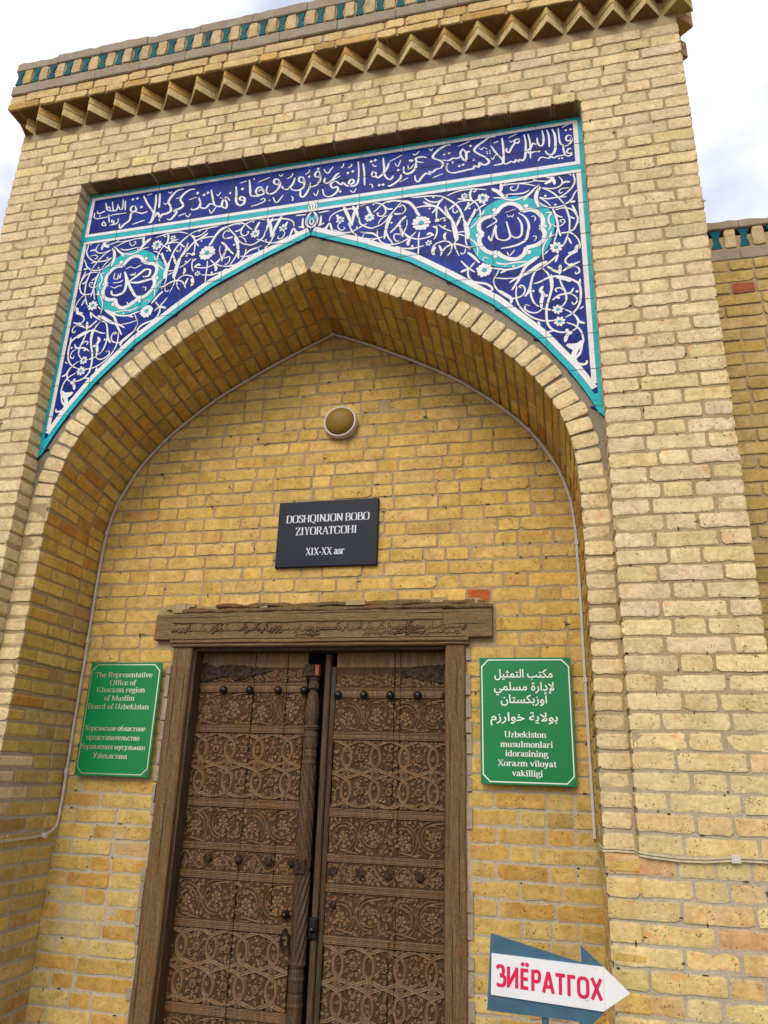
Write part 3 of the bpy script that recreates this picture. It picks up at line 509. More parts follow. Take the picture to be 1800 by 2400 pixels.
# floor under the overhang
XC=XO+.068
it=[]
def crow(items,z,h,y,colf,xc=XC,odd=True,side=True):
    for x,l in fill(-xc,xc,odd): add(items,(x,y,z),l,colf(),h=h,yj=.004)
    if side:
        for s in (-1,1):
            rot=Matrix.Rotation(s*R(90),4,'Z')
            for yy,l in fill(y+.125,1.26,odd): add(items,(s*xc,yy,z),l,colf(),rot,h=h)
crow(it,5.690,.050,-.112,lambda:cvar((.62,.46,.21) if rnd.random()<.75 else (.56,.36,.13),.12))
crow(it,5.757,.062,-.108,lambda:cvar((.63,.47,.23) if rnd.random()<.75 else (.58,.41,.17),.12),odd=False)
place(it,cornice)
# plain rendered courses and cap
def slab_row(name,z0,z1,y,xc,parent,x_from=None,x_to=None,ang=None,yend=1.27):
    x=x_from if x_from is not None else -xc; xe=x_to if x_to is not None else xc
    while x<xe-.02:
        l=min(rnd.uniform(.30,.38),xe-x); q=MB(); n_=7
        top=[z1+rnd.uniform(-.006,.004)-(.010 if rnd.random()<.12 else 0) for _ in range(n_+1)]
        bot=[z0+rnd.uniform(-.003,.003) for _ in range(n_+1)]; yy=y+rnd.uniform(-.003,.003)
        for i in range(n_+1):
            xx=x+.002+(l-.004)*i/n_; yj=rnd.uniform(-.0015,.0015)
            q.v+=[(xx,yy+yj+.006,bot[i]),(xx,yy+yj,bot[i]+.006),(xx,yy+yj,top[i]-.008),(xx,yy+yj+.009,top[i]),(xx,yy+.3,top[i]),(xx,yy+.3,bot[i])]
        for i in range(n_):
            for j in range(6): a=6*i+j; c=6*i+(j+1)%6; q.f.append((a,a+6,c+6,c))
        q.f+=[tuple(range(6)),tuple(6*n_+j for j in range(6))[::-1]]
        q.obj(name,'render',parent); x+=l
slab_row('smooth_brick',5.797,5.882,-.116,XC+.004,cornice); slab_row('cap_brick',6.008,6.088,-.118,XC+.006,cornice)
rb=MB(); rb.box(-XC+.02,XC-.02,-.106,1.24,5.875,6.01); rb.obj('frieze_bed','mortar',cornice)
def hourglass(x,y,z0,z1,parent,w=.054):
    q=MB(); zm=(z0+z1)/2; k=rnd.uniform(.9,1.05); w*=k
    P=[(-w/2,z0),(w/2,z0),(w/2*.95,z0+.012),(w*.24,zm-.006),(w*.34,zm),(w*.24,zm+.006),(w/2*.95,z1-.012),(w/2,z1),(-w/2,z1),(-w/2*.95,z1-.012),(-w*.24,zm+.006),(-w*.34,zm),(-w*.24,zm-.006),(-w/2*.95,z0+.012)]
    P=[(a+rnd.uniform(-.002,.002),b_+rnd.uniform(-.002,.002)) for a,b_ in P]; n_=len(P)
    q.v=[(x+a,y-.006+abs(a)*.12,b_) for a,b_ in P]+[(x+a,y+.03,b_) for a,b_ in P]
    q.f=[(0,1,2,3,11+1,13),(3,4,10+1,12),(4,5,10,11),(5,6,7,8,9,10)]+[(i,n_+i,n_+(i+1)%n_,(i+1)%n_) for i in range(n_)]
    q.obj('glazed_tile','turqd',parent)
def frieze(x0,x1,y,z0,z1,parent,pitch=.122):
    items=[]; n_=int((x1-x0)/pitch); p=(x1-x0)/n_
    for i in range(n_):
        xm=x0+p*(i+.27); hourglass(xm,y+.007,z0+.005,z1-.005,parent)
        bk=MB(); w=.058*rnd.uniform(.92,1.08); xb=x0+p*(i+.77); zc=(z0+z1)/2
        rot=Matrix.Rotation(R(90),4,'Y')
        k,vi='H',rnd.randrange(NV['H'])
        m_=Matrix.Translation((xb,y+rnd.uniform(-.003,.003),zc))@rot@Matrix.Diagonal(((z1-z0-.01)/.113,1,w/.0605,1))
        items.append((m_,k,vi,cvar((.54,.42,.25) if rnd.random()<.8 else (.54,.42,.16),.1)))
    return items
place(frieze(-XC,XC,-.116,5.884,6.008,cornice),cornice,name='upright_brick')
# top of the portal
tp=MB(); tp.box(-XC,XC,-.08,1.26,6.06,6.075); tp.obj('parapet_top','render',portal)
# ================================================================== wing walls
def wing(s,label):
    wl=thing('boundary_wall',label,'wall','boundary walls flanking the portal'); y=.60; x0,x1=(XO+.0,7.5) if s>0 else (-7.5,-XO)
    zt=4.62
    q=MB(); q.box(x0,x1,y+.007,y+.5,0,zt-.10); core=q.obj('wall_core','mortar',wl)
    it=[]; z=zt-.302; k=0
    while z>0:
        for x,l in fill(x0,x1,k%2==0): 
            if s>0 and x<2.9:
                c=cvar((.50,.36,.13) if rnd.random()<.6 else (.51,.37,.16) if rnd.random()<.8 else (.44,.30,.09),.1)
                if abs(x-2.31)<.1 and abs(z-(zt-.302-2*PI))<.02 and l<.15: c=(.35,.10,.05)
            else: c=cvar((.51,.37,.15),.1)
            add(it,(x,y,z),l,c)
        z-=PI;k+=1
    place(it,core,limit=160 if s>0 else 0)
    slab_row('smooth_brick',zt-.262,zt-.185,y-.002,0,core,x0,x1); slab_row('cap_brick',zt-.052,zt+.005,y-.004,0,core,x0,x1)
    items=frieze(x0,x1,y+.0,zt-.183,zt-.053,core,.145); place(items,core,limit=12 if s>0 else 0,name='upright_brick')
    return wl
wing(1,'lower yellow brick wall behind the right edge of the portal with hourglass tiles on top')
wing(-1,'lower yellow brick wall running off behind the left edge of the portal')
# ================================================================== tile panel
panel=MB()
_tx=[0,.30,.581,.781,1.02,1.24,1.376,1.446,1.487,1.512,1.53]; _tz=[4.482,4.352,4.211,4.067,3.882,3.653,3.464,3.345,3.262,3.200,3.19]
def tz(x): return float(np.interp(abs(x),_tx,_tz))
TP=MB()
yt=YB
def cell(x0,x1,z0,z1):
    g=.0008; x0+=g;x1-=g;z0+=g;z1-=g; q=MB(); n_=max(2,int((x1-x0)/.03)); P=[]
    xs_=[x0+(x1-x0)*i/n_ for i in range(n_+1)]
    for i in range(n_):
        a,c=xs_[i],xs_[i+1]; za,zc=max(z0,tz(a)+.001),max(z0,tz(c)+.001)
        if za>=z1 and zc>=z1: continue
        za,zc=min(za,z1),min(zc,z1)
        q.add([(a,yt,za),(c,yt,zc),(c,yt,z1),(a,yt,z1),(a,yt+.011,za),(c,yt+.011,zc),(c,yt+.011,z1),(a,yt+.011,z1)],[(0,1,2,3),(0,4,5,1),(3,2,6,7)]+([(0,3,7,4)] if i==0 else [])+([(1,5,6,2)] if i==n_-1 else []))
    return q
bd=MB()
xs_=[-1.53+.0306*i for i in range(101)]
for a,c in zip(xs_[:-1],xs_[1:]): bd.add([(a,yt+.009,tz(a)+.004),(c,yt+.009,tz(c)+.004),(c,yt+.009,ZR-.01),(a,yt+.009,ZR-.01)],[(0,1,2,3)])
tp_=bd.obj('tile_panel','grout',portal,label='blue glazed tile panel with white vines and Arabic script')
GX=[-1.53,-1.28,-1.03,-.78,-.53,-.28,-.03,.03,.28,.53,.78,1.03,1.28,1.53]; GZ=[5.031]+[4.845-.1985*i for i in range(10)]
for i in range(len(GX)-1):
    for j in range(len(GZ)-1):
        q=cell(GX[i],GX[i+1],GZ[j+1],GZ[j])
        if q.f:
            q.obj('tile','blue',tp_)
# layers
yT,yO,yW=yt-.0016,yt-.0024,yt-.0032
tq=MB(); wh=MB(); ol=MB(); th_=MB(); cb=MB()
def dense(pts,n=1):
    o=[]
    for a,c in zip(pts[:-1],pts[1:]):
        k=max(1,int(math.dist(a,c)/.03))
        o+=[(a[0]+(c[0]-a[0])*i/k,a[1]+(c[1]-a[1])*i/k) for i in range(k)]
    return o+[pts[-1]]
def rect(mb,x0,x1,z0,z1,y): mb.add([(x0,y,z0),(x1,y,z0),(x1,y,z1),(x0,y,z1)],[(0,1,2,3)])
def rectf(x0,x1,z0,z1,t):   # white frame strip set
    pass
# turquoise: top, sides, middle, lower edge
rect(tq,-1.529,1.529,5.013,5.030,yT)
for s in (-1,1):
    a,c=sorted((s*1.529,s*1.506)); rect(tq,a,c,3.30,5.013,yT)
rect(tq,-1.506,1.506,4.670,4.701,yT)
low=[(x,tz(x)) for x in [1.53*i/60 for i in range(61)]]
def off(pts,d):
    o=[]
    for i in range(len(pts)):
        a=pts[max(0,i-1)];c=pts[min(len(pts)-1,i+1)];dx,dz=c[0]-a[0],c[1]-a[1];l=math.hypot(dx,dz); o.append((pts[i][0]-dz/l*d*(1),pts[i][1]+dx/l*d))
    return o
for s in (1,-1):
    P0=[(s*x,z) for x,z in low]; 
    def ofs(d): return [(s*max(0,x),z) for x,z in off(low,d)]
    def strip(mb,d0,d1,y,x_max=1.53):
        A,B=[p for p in ofs(d0)],[p for p in ofs(d1)]
        for i in range(len(A)-1):
            if max(abs(A[i+1][0]),abs(B[i+1][0]))>x_max: 
                continue
            q=[(A[i][0],y,A[i][1]),(A[i+1][0],y,A[i+1][1]),(B[i+1][0],y,B[i+1][1]),(B[i][0],y,B[i][1])]
            mb.add(q if s>0 else q[::-1],[(0,1,2,3)])
    strip(tq,-.0005,.027,yT-.0012,1.529); strip(wh,.029,.058,yW-.0011,1.506)
    strip(ol,.0265,.030,yO-.0013,1.506); strip(ol,.057,.0605,yO-.0004,1.482)
    a,c=sorted((s*1.529,s*1.478)); 
    tq.add([(s*1.529,yT-.0004,3.193),(s*1.529,yT-.0004,3.32),(s*1.47,yT-.0004,3.32),(s*1.497,yT-.0004,3.235)][::1 if s<0 else -1],[(0,1,2,3)])
# white frames
rect(wh,-1.504,1.504,4.989,5.011,yW); rect(wh,-1.504,1.504,4.703,4.724,yW)
for s in (-1,1):
    a,c=sorted((s*1.504,s*1.480)); rect(wh,a,c,4.724,4.989,yW); rect(wh,a,c,3.375,4.650,yW)
rect(wh,-1.504,1.504,4.650,4.668,yW)
for z0 in (5.012,4.702,4.669): rect(ol,-1.505,1.505,z0-.0014,z0+.0014,yO-.0009)
for z0,x_ in ((4.9875,1.48),(4.7255,1.48),(4.6485,1.48)): rect(ol,-x_,x_,z0-.0014,z0+.0014,yO)
for s in (-1,1):
    for xx,za,zb in ((1.505,3.34,5.012),(1.4785,3.45,4.65),(1.4785,4.725,4.988)): rect(ol,s*xx-.0012,s*xx+.0012,za,zb,yO-.0009)
_k=[0]
def lay(): _k[0]=(_k[0]+1)%30; return _k[0]*.00003
def tap(n,w,mode='b'):
    o=[]
    for i in range(n):
        t=i/(n-1); o.append(w*(.35+.65*min(1,math.sin(math.pi*t)**.45*1.05)) if mode=='b' else w*(.55+.45*math.sin(math.pi*t)**.4))
    return o
def dec(s): return [list(map(int,q.split())) for q in s.split(';')]
def stroke(q,mir,wk,mode='b',wm=wh,oln=.0036):
    w=q[0]/1e4*wk; P=[((-1 if mir else 1)*q[i]/1000,q[i+1]/1000) for i in range(1,len(q),2)]
    C=catmull(P,5); W_=tap(len(C),w,mode); d=lay()
    ribbon(wm,C,W_,yW-d); ribbon(ol,C,[x+oln for x in W_],yO-d)
for q in dec(VINE):
    for mir in (0,1): stroke(q,mir,.82)
for q in dec(VDOT):
    for mir in (-1,1):
        d=lay(); disc(wh,mir*q[0]/1000,q[1]/1000,q[2]/1000*.9,yW-d); disc(ol,mir*q[0]/1000,q[1]/1000,q[2]/1000*.9+.002,yO-d)
def flower(x,z,r,n=9,ph=0,full=6.2832):
    for i in range(n):
        a=ph+full*i/n; l=r*rnd.uniform(.9,1.08); w=r*.46; d=lay()
        px,pz=math.cos(a),math.sin(a); C=[(x+px*l*t,z+pz*l*t) for t in (.25,.45,.65,.82,.94,1.0)]; W_=[w*k_ for k_ in (.45,.8,1,.9,.6,.15)]
        ribbon(wh,C,W_,yW-.0008-d); ribbon(ol,C,[q_+.0035 for q_ in W_],yW-.0007-d)
    disc(th_,x,z,r*.28,yW-.0022); disc(ol,x,z,r*.28+.002,yW-.0020)
for q in dec(VFLO):
    for mir in (-1,1): flower(mir*q[0]/1000,q[1]/1000,q[2]/1000*.80,12 if q[2]>50 else 8 if q[2]>34 else 6,rnd.random())
# medallions: turquoise field, lobed white ring, cobalt centre
MC=(1.128,4.322); CB=[];TF=[]
for mir in (-1,1):
    d=0
    vs=[(mir*(MC[0]+.225*math.cos(t)*(1+.03*math.sin(5*t))),yT-.0003,MC[1]+.228*math.sin(t)) for t in [6.2832*i/48 for i in range(48)]]
    vs=[(max(-1.478,min(1.478,a)),b_,min(4.645,c_)) for a,b_,c_ in vs]
    tf=MB(); tf.add(vs if mir>0 else vs[::-1],[tuple(range(48))])
    allp=[]
    for q in dec(LOBE):
        P=[(mir*q[i]/1000,q[i+1]/1000) for i in range(0,len(q),2)]; C=catmull(P,6); d=lay()
        ribbon(wh,C,[.0225]*len(C),yW-.002-d); ribbon(ol,C,[.027]*len(C),yW-.0017-d); allp+=C
    n_=len(allp); cx_,cz_=sum(p[0] for p in allp)/n_,sum(p[1] for p in allp)/n_
    cb=MB(); cb.add([(cx_,yW-.0014,cz_)]+[(p[0],yW-.0014,p[1]) for p in allp],[(0,1+i,1+(i+1)%n_) for i in range(n_)])
    CB.append(cb); TF.append(tf)
# centre ornament at the apex
for s in (-1,1):
    for P,w in (([(0,4.53),(s*.03,4.56),(s*.028,4.61),(s*.006,4.645)],.012),([(s*.004,4.655),(s*.022,4.67),(s*.026,4.69),(s*.012,4.695),(s*.012,4.68)],.007),([(s*.008,4.655),(s*.006,4.70),(0,4.72)],.009),([(s*.002,4.60),(s*.012,4.575),(0,4.55)],.008)):
        C=catmull(P,5); W_=tap(len(C),w); d=lay(); ribbon(wh,C,W_,yW-.001-d); ribbon(ol,C,[q+.004 for q in W_],yO-.001-d)
    disc(th_,s*.014,4.60,.010,yW-.0022,10,.02)
# calligraphy
txt=MB(); txr=MB(); txl=MB(); wk=.98
for i,q in enumerate(dec(TXT)):
    w=q[0]/1e4; P=[(q[i_]/1000,q[i_+1]/1000) for i_ in range(1,len(q),2)]; C=catmull(P,6); d=lay(); n_=len(C)
    dz=.0036 if abs(abs(P[0][0])-1.128)<.24 and P[0][1]<4.6 else 0
    W_=[]
    for k_ in range(n_):
        a=C[max(0,k_-1)];c=C[min(n_-1,k_+1)]; th=math.atan2(c[1]-a[1],c[0]-a[0]); W_.append(w*(.56+.50*abs(math.sin(th-R(-28))))*(.55+.45*min(1,5*min(k_,n_-1-k_)/n_+.15)))
    ribbon(txt if not dz else (txr if P[0][0]>0 else txl),C,W_,yW-.0006-dz-d)
for q in dec(TDOT):
    x,z,r=q[0]/1000,q[1]/1000,q[2]/1000; r=max(r,.0035)*1.15; d=lay(); txt.add([(x-r,yW-.0006-d,z),(x,yW-.0006-d,z-r),(x+r,yW-.0006-d,z),(x,yW-.0006-d,z+r)],[(0,1,2,3)])
LAYERS=[tq,wh,ol,th_,txt,txr,txl]+CB+TF
for q in LAYERS: q.v=[(a,yt+(b_-yt)*.25,c) for a,b_,c in q.v]
tq.obj('turquoise_border','turq',tp_); wh.obj('vine_ornament','white',tp_); ol.obj('outline','line',tp_); th_.obj('flower_centre','turq',tp_,kind='stuff'); [q.obj('medallion_field','blue',tp_) for q in CB]; [q.obj('medallion_ground','turq',tp_) for q in TF]; txt.obj('inscription','white',tp_,kind='stuff'); [q.obj('medallion_script','white',tp_) for q in (txr,txl)]
gr=MB()
for x in GX[1:-1]:
    zt_=tz(x)+.002; gr.box(x-.0011,x+.0011,yW-.0072,yt,zt_,5.03)
for z in GZ[1:]:
    xx=1.53
    # part of the line that lies above the lower edge
    xl=float(np.interp(-z,[-q for q in _tz],_tx)) if z<4.482 else 0
    if z>3.2:
        for s in (-1,1):
            a,c=sorted((s*xl,s*1.529)); gr.box(a,c,yW-.0070,yt,z-.0008,z+.0008)
gr.v=[(a,yt+(b_-yt)*.25,c) for a,b_,c in gr.v]
gr.obj('grout_line','grout',tp_)

# small broken spots and holes along the joints
def chips(items,y,parent,n,rg):
    q=MB(); its=[t for t in items if score(t[0],t[1])>0]
    for _ in range(n):
        m_,k_,i_,c_=rg.choice(its); l_={'S':.236,'H':.113,'Q':.19,'T':.155}[k_]*m_.to_scale().x; p_=m_.translation
        cx=p_.x+rg.uniform(-.5,.5)*l_; cz=p_.z+rg.choice([-1,1])*.033
        if rg.random()<.35: cx=p_.x+rg.choice([-.5,.5])*l_; cz=p_.z+rg.uniform(-.03,.03)
        a=rg.uniform(.003,.016) ; b_=rg.uniform(.002,.0055); k=rg.randint(6,9)
        if rg.random()<.25: a,b_=b_,a
        q.add([(cx+a*math.cos(6.283*j/k)*rg.uniform(.5,1.1),y-.0024,cz+b_*math.sin(6.283*j/k)*rg.uniform(.5,1.1)) for j in range(k)],[tuple(range(k))])
    q.obj('mortar_hole','chip',parent,kind='stuff')
chips(NI,YC,niche,190,random.Random(11)); chips(FI,0.0,front,150,random.Random(12))
# ================================================================== door
YD=YC+.10            # face of the leaves
def beam(name,x0,x1,y0,y1,z0,z1,mat,parent,c=.006,wob=.003,axis='z',n=14):
    """squared timber with slightly wandering arrises"""
    q=MB(); rg=random.Random(int(x0*1000)+int(z1*777)); 
    for i in range(n+1):
        t=i/n; j=[rg.uniform(-wob,wob) for _ in range(4)]
        if axis=='z':
            z=z0+(z1-z0)*t; q.v+=[(x0+j[0],y0+c,z),(x0+c+j[0],y0+j[1]*.5,z),(x1-c+j[2],y0+j[1]*.5,z),(x1+j[2],y0+c,z),(x1+j[2],y1,z),(x0+j[0],y1,z)]
        else:
            x=x0+(x1-x0)*t; q.v+=[(x,y0+c,z1+j[0]),(x,y0+j[1]*.5,z1-c+j[0]),(x,y0+j[1]*.5,z0+c+j[2]),(x,y0+c,z0+j[2]),(x,y1,z0+j[2]),(x,y1,z1+j[0])]
    for i in range(n):
        for k in range(6): a=6*i+k;c_=6*i+(k+1)%6; q.f.append((a,c_,c_+6,a+6))
    q.f+=[tuple(range(6))[::-1],tuple(6*n+k for k in range(6))]
    return q.obj(name,mat,parent)
dfr=MB(); dfr.box(-.84,-.833,YC+.004,YC+.2,0,2.21); frame=dfr.obj('door_frame','frame',portal,label='weathered wooden door frame with an inscribed lintel')
beam('jamb',-.828,-.715,YC-.022,YC+.16,0,2.222,'frame',frame); beam('jamb',.702,.800,YC-.022,YC+.16,0,2.222,'frame',frame)
beam('reveal_shade',-.7165,-.699,YC+.006,YC+.15,0,2.222,'postw',frame,.002,.001); beam('reveal_shade',.694,.7035,YC+.006,YC+.15,0,2.222,'postw',frame,.002,.001); beam('reveal_shade',-.70,.695,YC+.004,YC+.15,2.2055,2.2235,'postw',frame,.002,.001,'x')  # dark boards added over the inner reveals to paint their shade
# chinks of old mortar and cement beside the frame
q=MB()
for s,xa,xb in ((-1,-.86,-.832),(1,.803,.832)):
    z=0
    while z<2.2:
        h=rnd.uniform(.05,.13); 
        if rnd.random()<.72: q.box(xa+rnd.uniform(-.004,.006),xb-rnd.uniform(0,.008),YC-.004-rnd.uniform(0,.006),YC+.03,z,min(2.21,z+h-rnd.uniform(.004,.02)))
        z+=h
q.obj('mortar_patch','render',frame,kind='stuff')
lt=beam('lintel',-.945,.942,YC-.040,YC+.1,2.262,2.405,'lintel',frame,.005,.002,'x',30)
beam('lintel_moulding',-.842,.822,YC-.046,YC+.1,2.243,2.260,'lintel',frame,.004,.0015,'x',20)
beam('lintel_moulding',-.842,.822,YC-.036,YC+.1,2.224,2.2425,'lintel',frame,.006,.0015,'x',20)
beam('lintel_board',-.835,.69,YC-.048,YC-.036,2.352,2.408,'lintel',frame,.003,.003,'x',30)
beam('packing_board',-.80,.945,YC-.028,YC+.1,2.412,2.438,'frame',frame,.008,.006,'x',30)
beam('packing_board',-.60,.90,YC-.018,YC+.1,2.440,2.462,'frame',frame,.006,.007,'x',26)
q=MB()
for i in range(12):
    x=rnd.uniform(-.93,.94); w=rnd.uniform(.02,.11); q.box(x,x+w,YC-.012-rnd.uniform(0,.012),YC+.05,2.44+rnd.uniform(-.03,.02),2.462+rnd.uniform(-.005,.02))
q.obj('mortar_rubble','mortar',frame,kind='stuff')
q=MB()
for x0,z0,l,ver in ((-.80,.35,.5,1),(-.765,1.1,.42,1),(-.79,1.62,.5,1),(-.74,1.9,.2,1),(.735,.5,.5,1),(.77,.9,.6,1),(.725,1.5,.35,1),(.76,1.85,.3,1),(-.93,2.385,.5,0),(-.2,2.398,.6,0),(.45,2.388,.35,0),(.72,2.33,.2,0),(-.90,2.29,.05,0)):
    n_=10; P=[]
    for i in range(n_+1):
        t=i/n_; j=math.sin(i*1.7+x0*9)*.0012+rnd.uniform(-.0006,.0006); P.append((x0+j,z0+l*t) if ver else (x0+l*t,z0+j))
    ribbon(q,P,[.0006+.0022*math.sin(math.pi*i/n_) for i in range(n_+1)],(YC-.0245 if ver else YC-.0505 if z0>2.352 and x0<.69 else YC-.0415))
q.obj('timber_crack','dark',frame,kind='stuff')
# carved inscription on the lintel: two lines of raised slanting script
q=MB(); qd=MB(); rg=random.Random(3)
def script(x0,x1,zb,h,yy,dens=1.0):
    x=x1
    while x>x0:
        r=rg.random(); w=.0072; d=rg.uniform(0,.0005)
        if r<.22: P=[(x,zb+h*1.0),(x-.004,zb+h*.4),(x-.006,zb)]; st=.012
        elif r<.42: P=[(x,zb+h*.35),(x-.010,zb-h*.05),(x-.024,zb-h*.05),(x-.032,zb+h*.35)]; st=.030
        elif r<.60: P=[(x,zb+h*.25),(x-.012,zb+h*.05),(x-.022,zb+h*.12),(x-.030,zb),(x-.042,zb+h*.1)]; st=.036
        elif r<.74: P=[(x,zb+h*.4),(x-.006,zb+h*.1),(x-.022,zb-h*.35)]; st=.018
        elif r<.86: P=[(x-.006,zb+h*.35),(x-.014,zb+h*.45),(x-.016,zb+h*.15),(x-.004,zb+h*.12),(x-.008,zb-h*.2),(x-.022,zb-h*.3)]; st=.022
        else: P=[(x+.006,zb+h*1.15),(x-.028,zb+h*.65),(x-.006,zb+h*.1),(x-.030,zb)]; st=.030
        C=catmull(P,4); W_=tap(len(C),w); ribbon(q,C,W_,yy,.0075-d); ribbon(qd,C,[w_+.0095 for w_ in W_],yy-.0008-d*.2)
        if rg.random()<.45: 
            a=x-rg.uniform(0,.02); b_=zb+h*rg.choice([.8,.7,-.35]); q.add([(a-.003,yy-.003,b_),(a,yy-.003,b_-.003),(a+.003,yy-.003,b_),(a,yy-.003,b_+.003)],[(0,1,2,3)])
        x-=st
script(-.825,.81,2.309,.044,YC-.0395,1); script(-.10,.03,2.283,.024,YC-.0395); script(.28,.78,2.286,.024,YC-.0395)
q.obj('carved_script','lintel',lt); qd.obj('script_shade','woodd',lt)  # dark strips around the raised strokes are their painted shadow outlines
# --- carving kit
def leafs(mb,x,z,a,l,w,y,h):
    px,pz=math.cos(a),math.sin(a); c=rg.uniform(-.5,.5)
    C=[(x+px*l*t-pz*l*c*t*t*.5,z+pz*l*t+px*l*c*t*t*.5) for t in (0,.25,.5,.75,1.0)]
    ribbon(mb,C,[w*.3,w*.8,w,w*.7,w*.12],y,h)
def rosette(mb,x,z,r,y,h,n=8):
    a0=rg.random()
    for k in range(n):
        a=a0+6.2832*k/n; dome(mb,x+r*.62*math.cos(a),y,z+r*.62*math.sin(a),r*.33,h,6,2)
    for k in range(5):
        a=a0+6.2832*k/5; dome(mb,x+r*.27*math.cos(a),y,z+r*.27*math.sin(a),r*.2,h*1.3,6,2)
    dome(mb,x,y,z,r*.15,h*1.7,6,2)
def fill_leaves(mb,x0,x1,z0,z1,y,step,avoid,h=.005):
    z=z0+step*.5; row=0
    while z<z1:
        x=x0+step*(.3+.5*(row%2))
        while x<x1:
            xx,zz=x+rg.uniform(-.3,.3)*step,z+rg.uniform(-.3,.3)*step
            if not avoid(xx,zz):
                r=rg.random(); a=rg.uniform(0,6.28)
                if r<.62:
                    for k in range(3): leafs(mb,xx,zz,a+(k-1)*.75,step*.78,step*.42,y,h*rg.uniform(.7,1.1))
                elif r<.85:
                    C=[(xx+step*.38*t*math.cos(a+5*t),zz+step*.38*t*math.sin(a+5*t)) for t in [.2+.16*i for i in range(6)]]; ribbon(mb,C,[step*.2]*6,y,h)
                else: dome(mb,xx,y,zz,step*.28,h,6,2)
            x+=step
        z+=step*.8; row+=1
def clampx(mb,x0,x1,z0,z1,s=0):
    mb.v[s:]=[(min(x1,max(x0,a)),b_,min(z1,max(z0,c))) for a,b_,c in mb.v[s:]]
def big_panel(mb,x0,x1,z0,z1,y):
    W_=x1-x0; H=z1-z0; n=4; p=W_/n*1.0; s0=len(mb.v); ctr=[]; lines=[]
    # interlaced bands: two sets of waves crossing between rosettes
    A=p*.66
    for k in range(-1,n+2):
        xc=x0+p*k
        for sgn in (1,-1):
            C=[(xc+sgn*A*math.tanh(1.7*math.sin(math.pi*2*t))/math.tanh(1.7),z0+H*t) for t in [i/30 for i in range(31)]]
            lines.append(C); hh=.0075 if sgn>0 else .0068
            W2=[.020]*len(C); ribbon(mb,C,W2,y,hh*1.35,True)
    for k in range(0,n+1):
        for t,r in ((.25,.027),(.75,.027),(.5,.030),(.02,.024),(.98,.024)):
            xc=x0+p*(k+(0 if t in(.25,.75) else .5))
            if x0<xc<x1: ctr.append((xc,z0+H*t,r))
        for t in (.0,.5,1):
            pass
    for cx,cz,r in ctr:
        rosette(mb,cx,cz,r*.85,y,.010)
        for q_ in range(6): 
            a=6.2832*(q_+.5)/6; leafs(mb,cx+math.cos(a)*r*.9,cz+math.sin(a)*r*.9,a,r*.62,r*.42,y,.005)
    LP=[pt for l in lines for pt in l]
    def av(a,b_): return any((a-c[0])**2+(b_-c[1])**2<(c[2]*1.25)**2 for c in ctr) or any((a-q_[0])**2+(b_-q_[1])**2<.00022 for q_ in LP)
    fill_leaves(mb,x0,x1,z0,z1,y,.024,av,.007)
    clampx(mb,x0,x1,z0,z1,s0)
def small_panel(mb,x0,x1,z0,z1,y,n=4):
    W_=x1-x0; H=z1-z0; p=W_/n; s0=len(mb.v); ctr=[]; LP=[]
    for k in range(n):
        cx=x0+p*(k+.5); cz=(z0+z1)/2+(H*.06 if k%2 else -H*.06); r=min(p,H)*.37
        for rr,w,sw in ((r,.008,5.6),(r*1.3,.0075,3.6)):
            a0=1.2 if k%2 else -1.9
            C=[(cx+rr*math.cos(a0+sw*t),cz+rr*math.sin(a0+sw*t)) for t in [i/16 for i in range(17)]]
            ribbon(mb,C,tap(17,w,'s'),y,.006,True); LP+=C
        C=[(cx+r*math.cos(a0),cz+r*math.sin(a0)),(cx+r*1.3*math.cos(a0+.5),cz+r*1.1*math.sin(a0)),(cx+p*.5,cz+(r*1.25 if k%2 else -r*1.25))]; C=catmull(C,5); ribbon(mb,C,tap(len(C),.009,'s'),y,.006); LP+=C
        ctr.append((cx,cz,r*.55)); rosette(mb,cx,cz,r*.50,y,.006,6)
        for q_ in range(3): a=-1.57+(q_-1)*.8; leafs(mb,cx+math.cos(a)*r*.45,cz+math.sin(a)*r*.45,a,r*.45,r*.3,y,.005)
        for sx in (-.5,.5):
            if 0<k or sx>0: rosette(mb,cx+p*sx,cz,H*.07,y,.0055,5)
    def av(a,b_): return any((a-c[0])**2+(b_-c[1])**2<c[2]**2 for c in ctr) or any((a-q_[0])**2+(b_-q_[1])**2<.00009 for q_ in LP)
    fill_leaves(mb,x0,x1,z0,z1,y,.023,av,.007)
    clampx(mb,x0,x1,z0,z1,s0)
def vine_band(mb,x0,x1,z0,z1,y,n=8):
    H=z1-z0; s0=len(mb.v); p=(x1-x0)/n
    C=[(x0+(x1-x0)*t,(z0+z1)/2+H*.40*math.sin(math.pi*n*t)) for t in [i/(n*8) for i in range(n*8+1)]]; ribbon(mb,C,[.009]*len(C),y,.006,True)
    for k in range(n):
        cx=x0+p*(k+.5); cz=(z0+z1)/2+(-1 if k%2==0 else 1)*H*.10; rosette(mb,cx,cz,min(p,H)*.27,y,.006,6)
    fill_leaves(mb,x0,x1,z0,z1,y,.019,lambda a,b_: abs(b_-((z0+z1)/2+H*.40*math.sin(math.pi*(a-x0)/p)))<.008 or False)
    clampx(mb,x0,x1,z0,z1,s0)
def line_band(mb,x0,x1,z0,z1,y):
    h=z1-z0
    for zz in (z0+.003,z0+.010,z1-.003,z1-.010): ribbon(mb,[(x0,zz),((x0+x1)/2,zz+rg.uniform(-.001,.001)),(x1,zz)],[.0045]*3,y,.005)
    x=x0+.003
    while x<x1-.004:
        t=rg.uniform(.3,1); ribbon(mb,[(x,z0+.014),(x+rg.uniform(-.001,.001),z0+.014+(h-.028)*t)],[.0036,.003],y,.0035); x+=rg.uniform(.0055,.008)
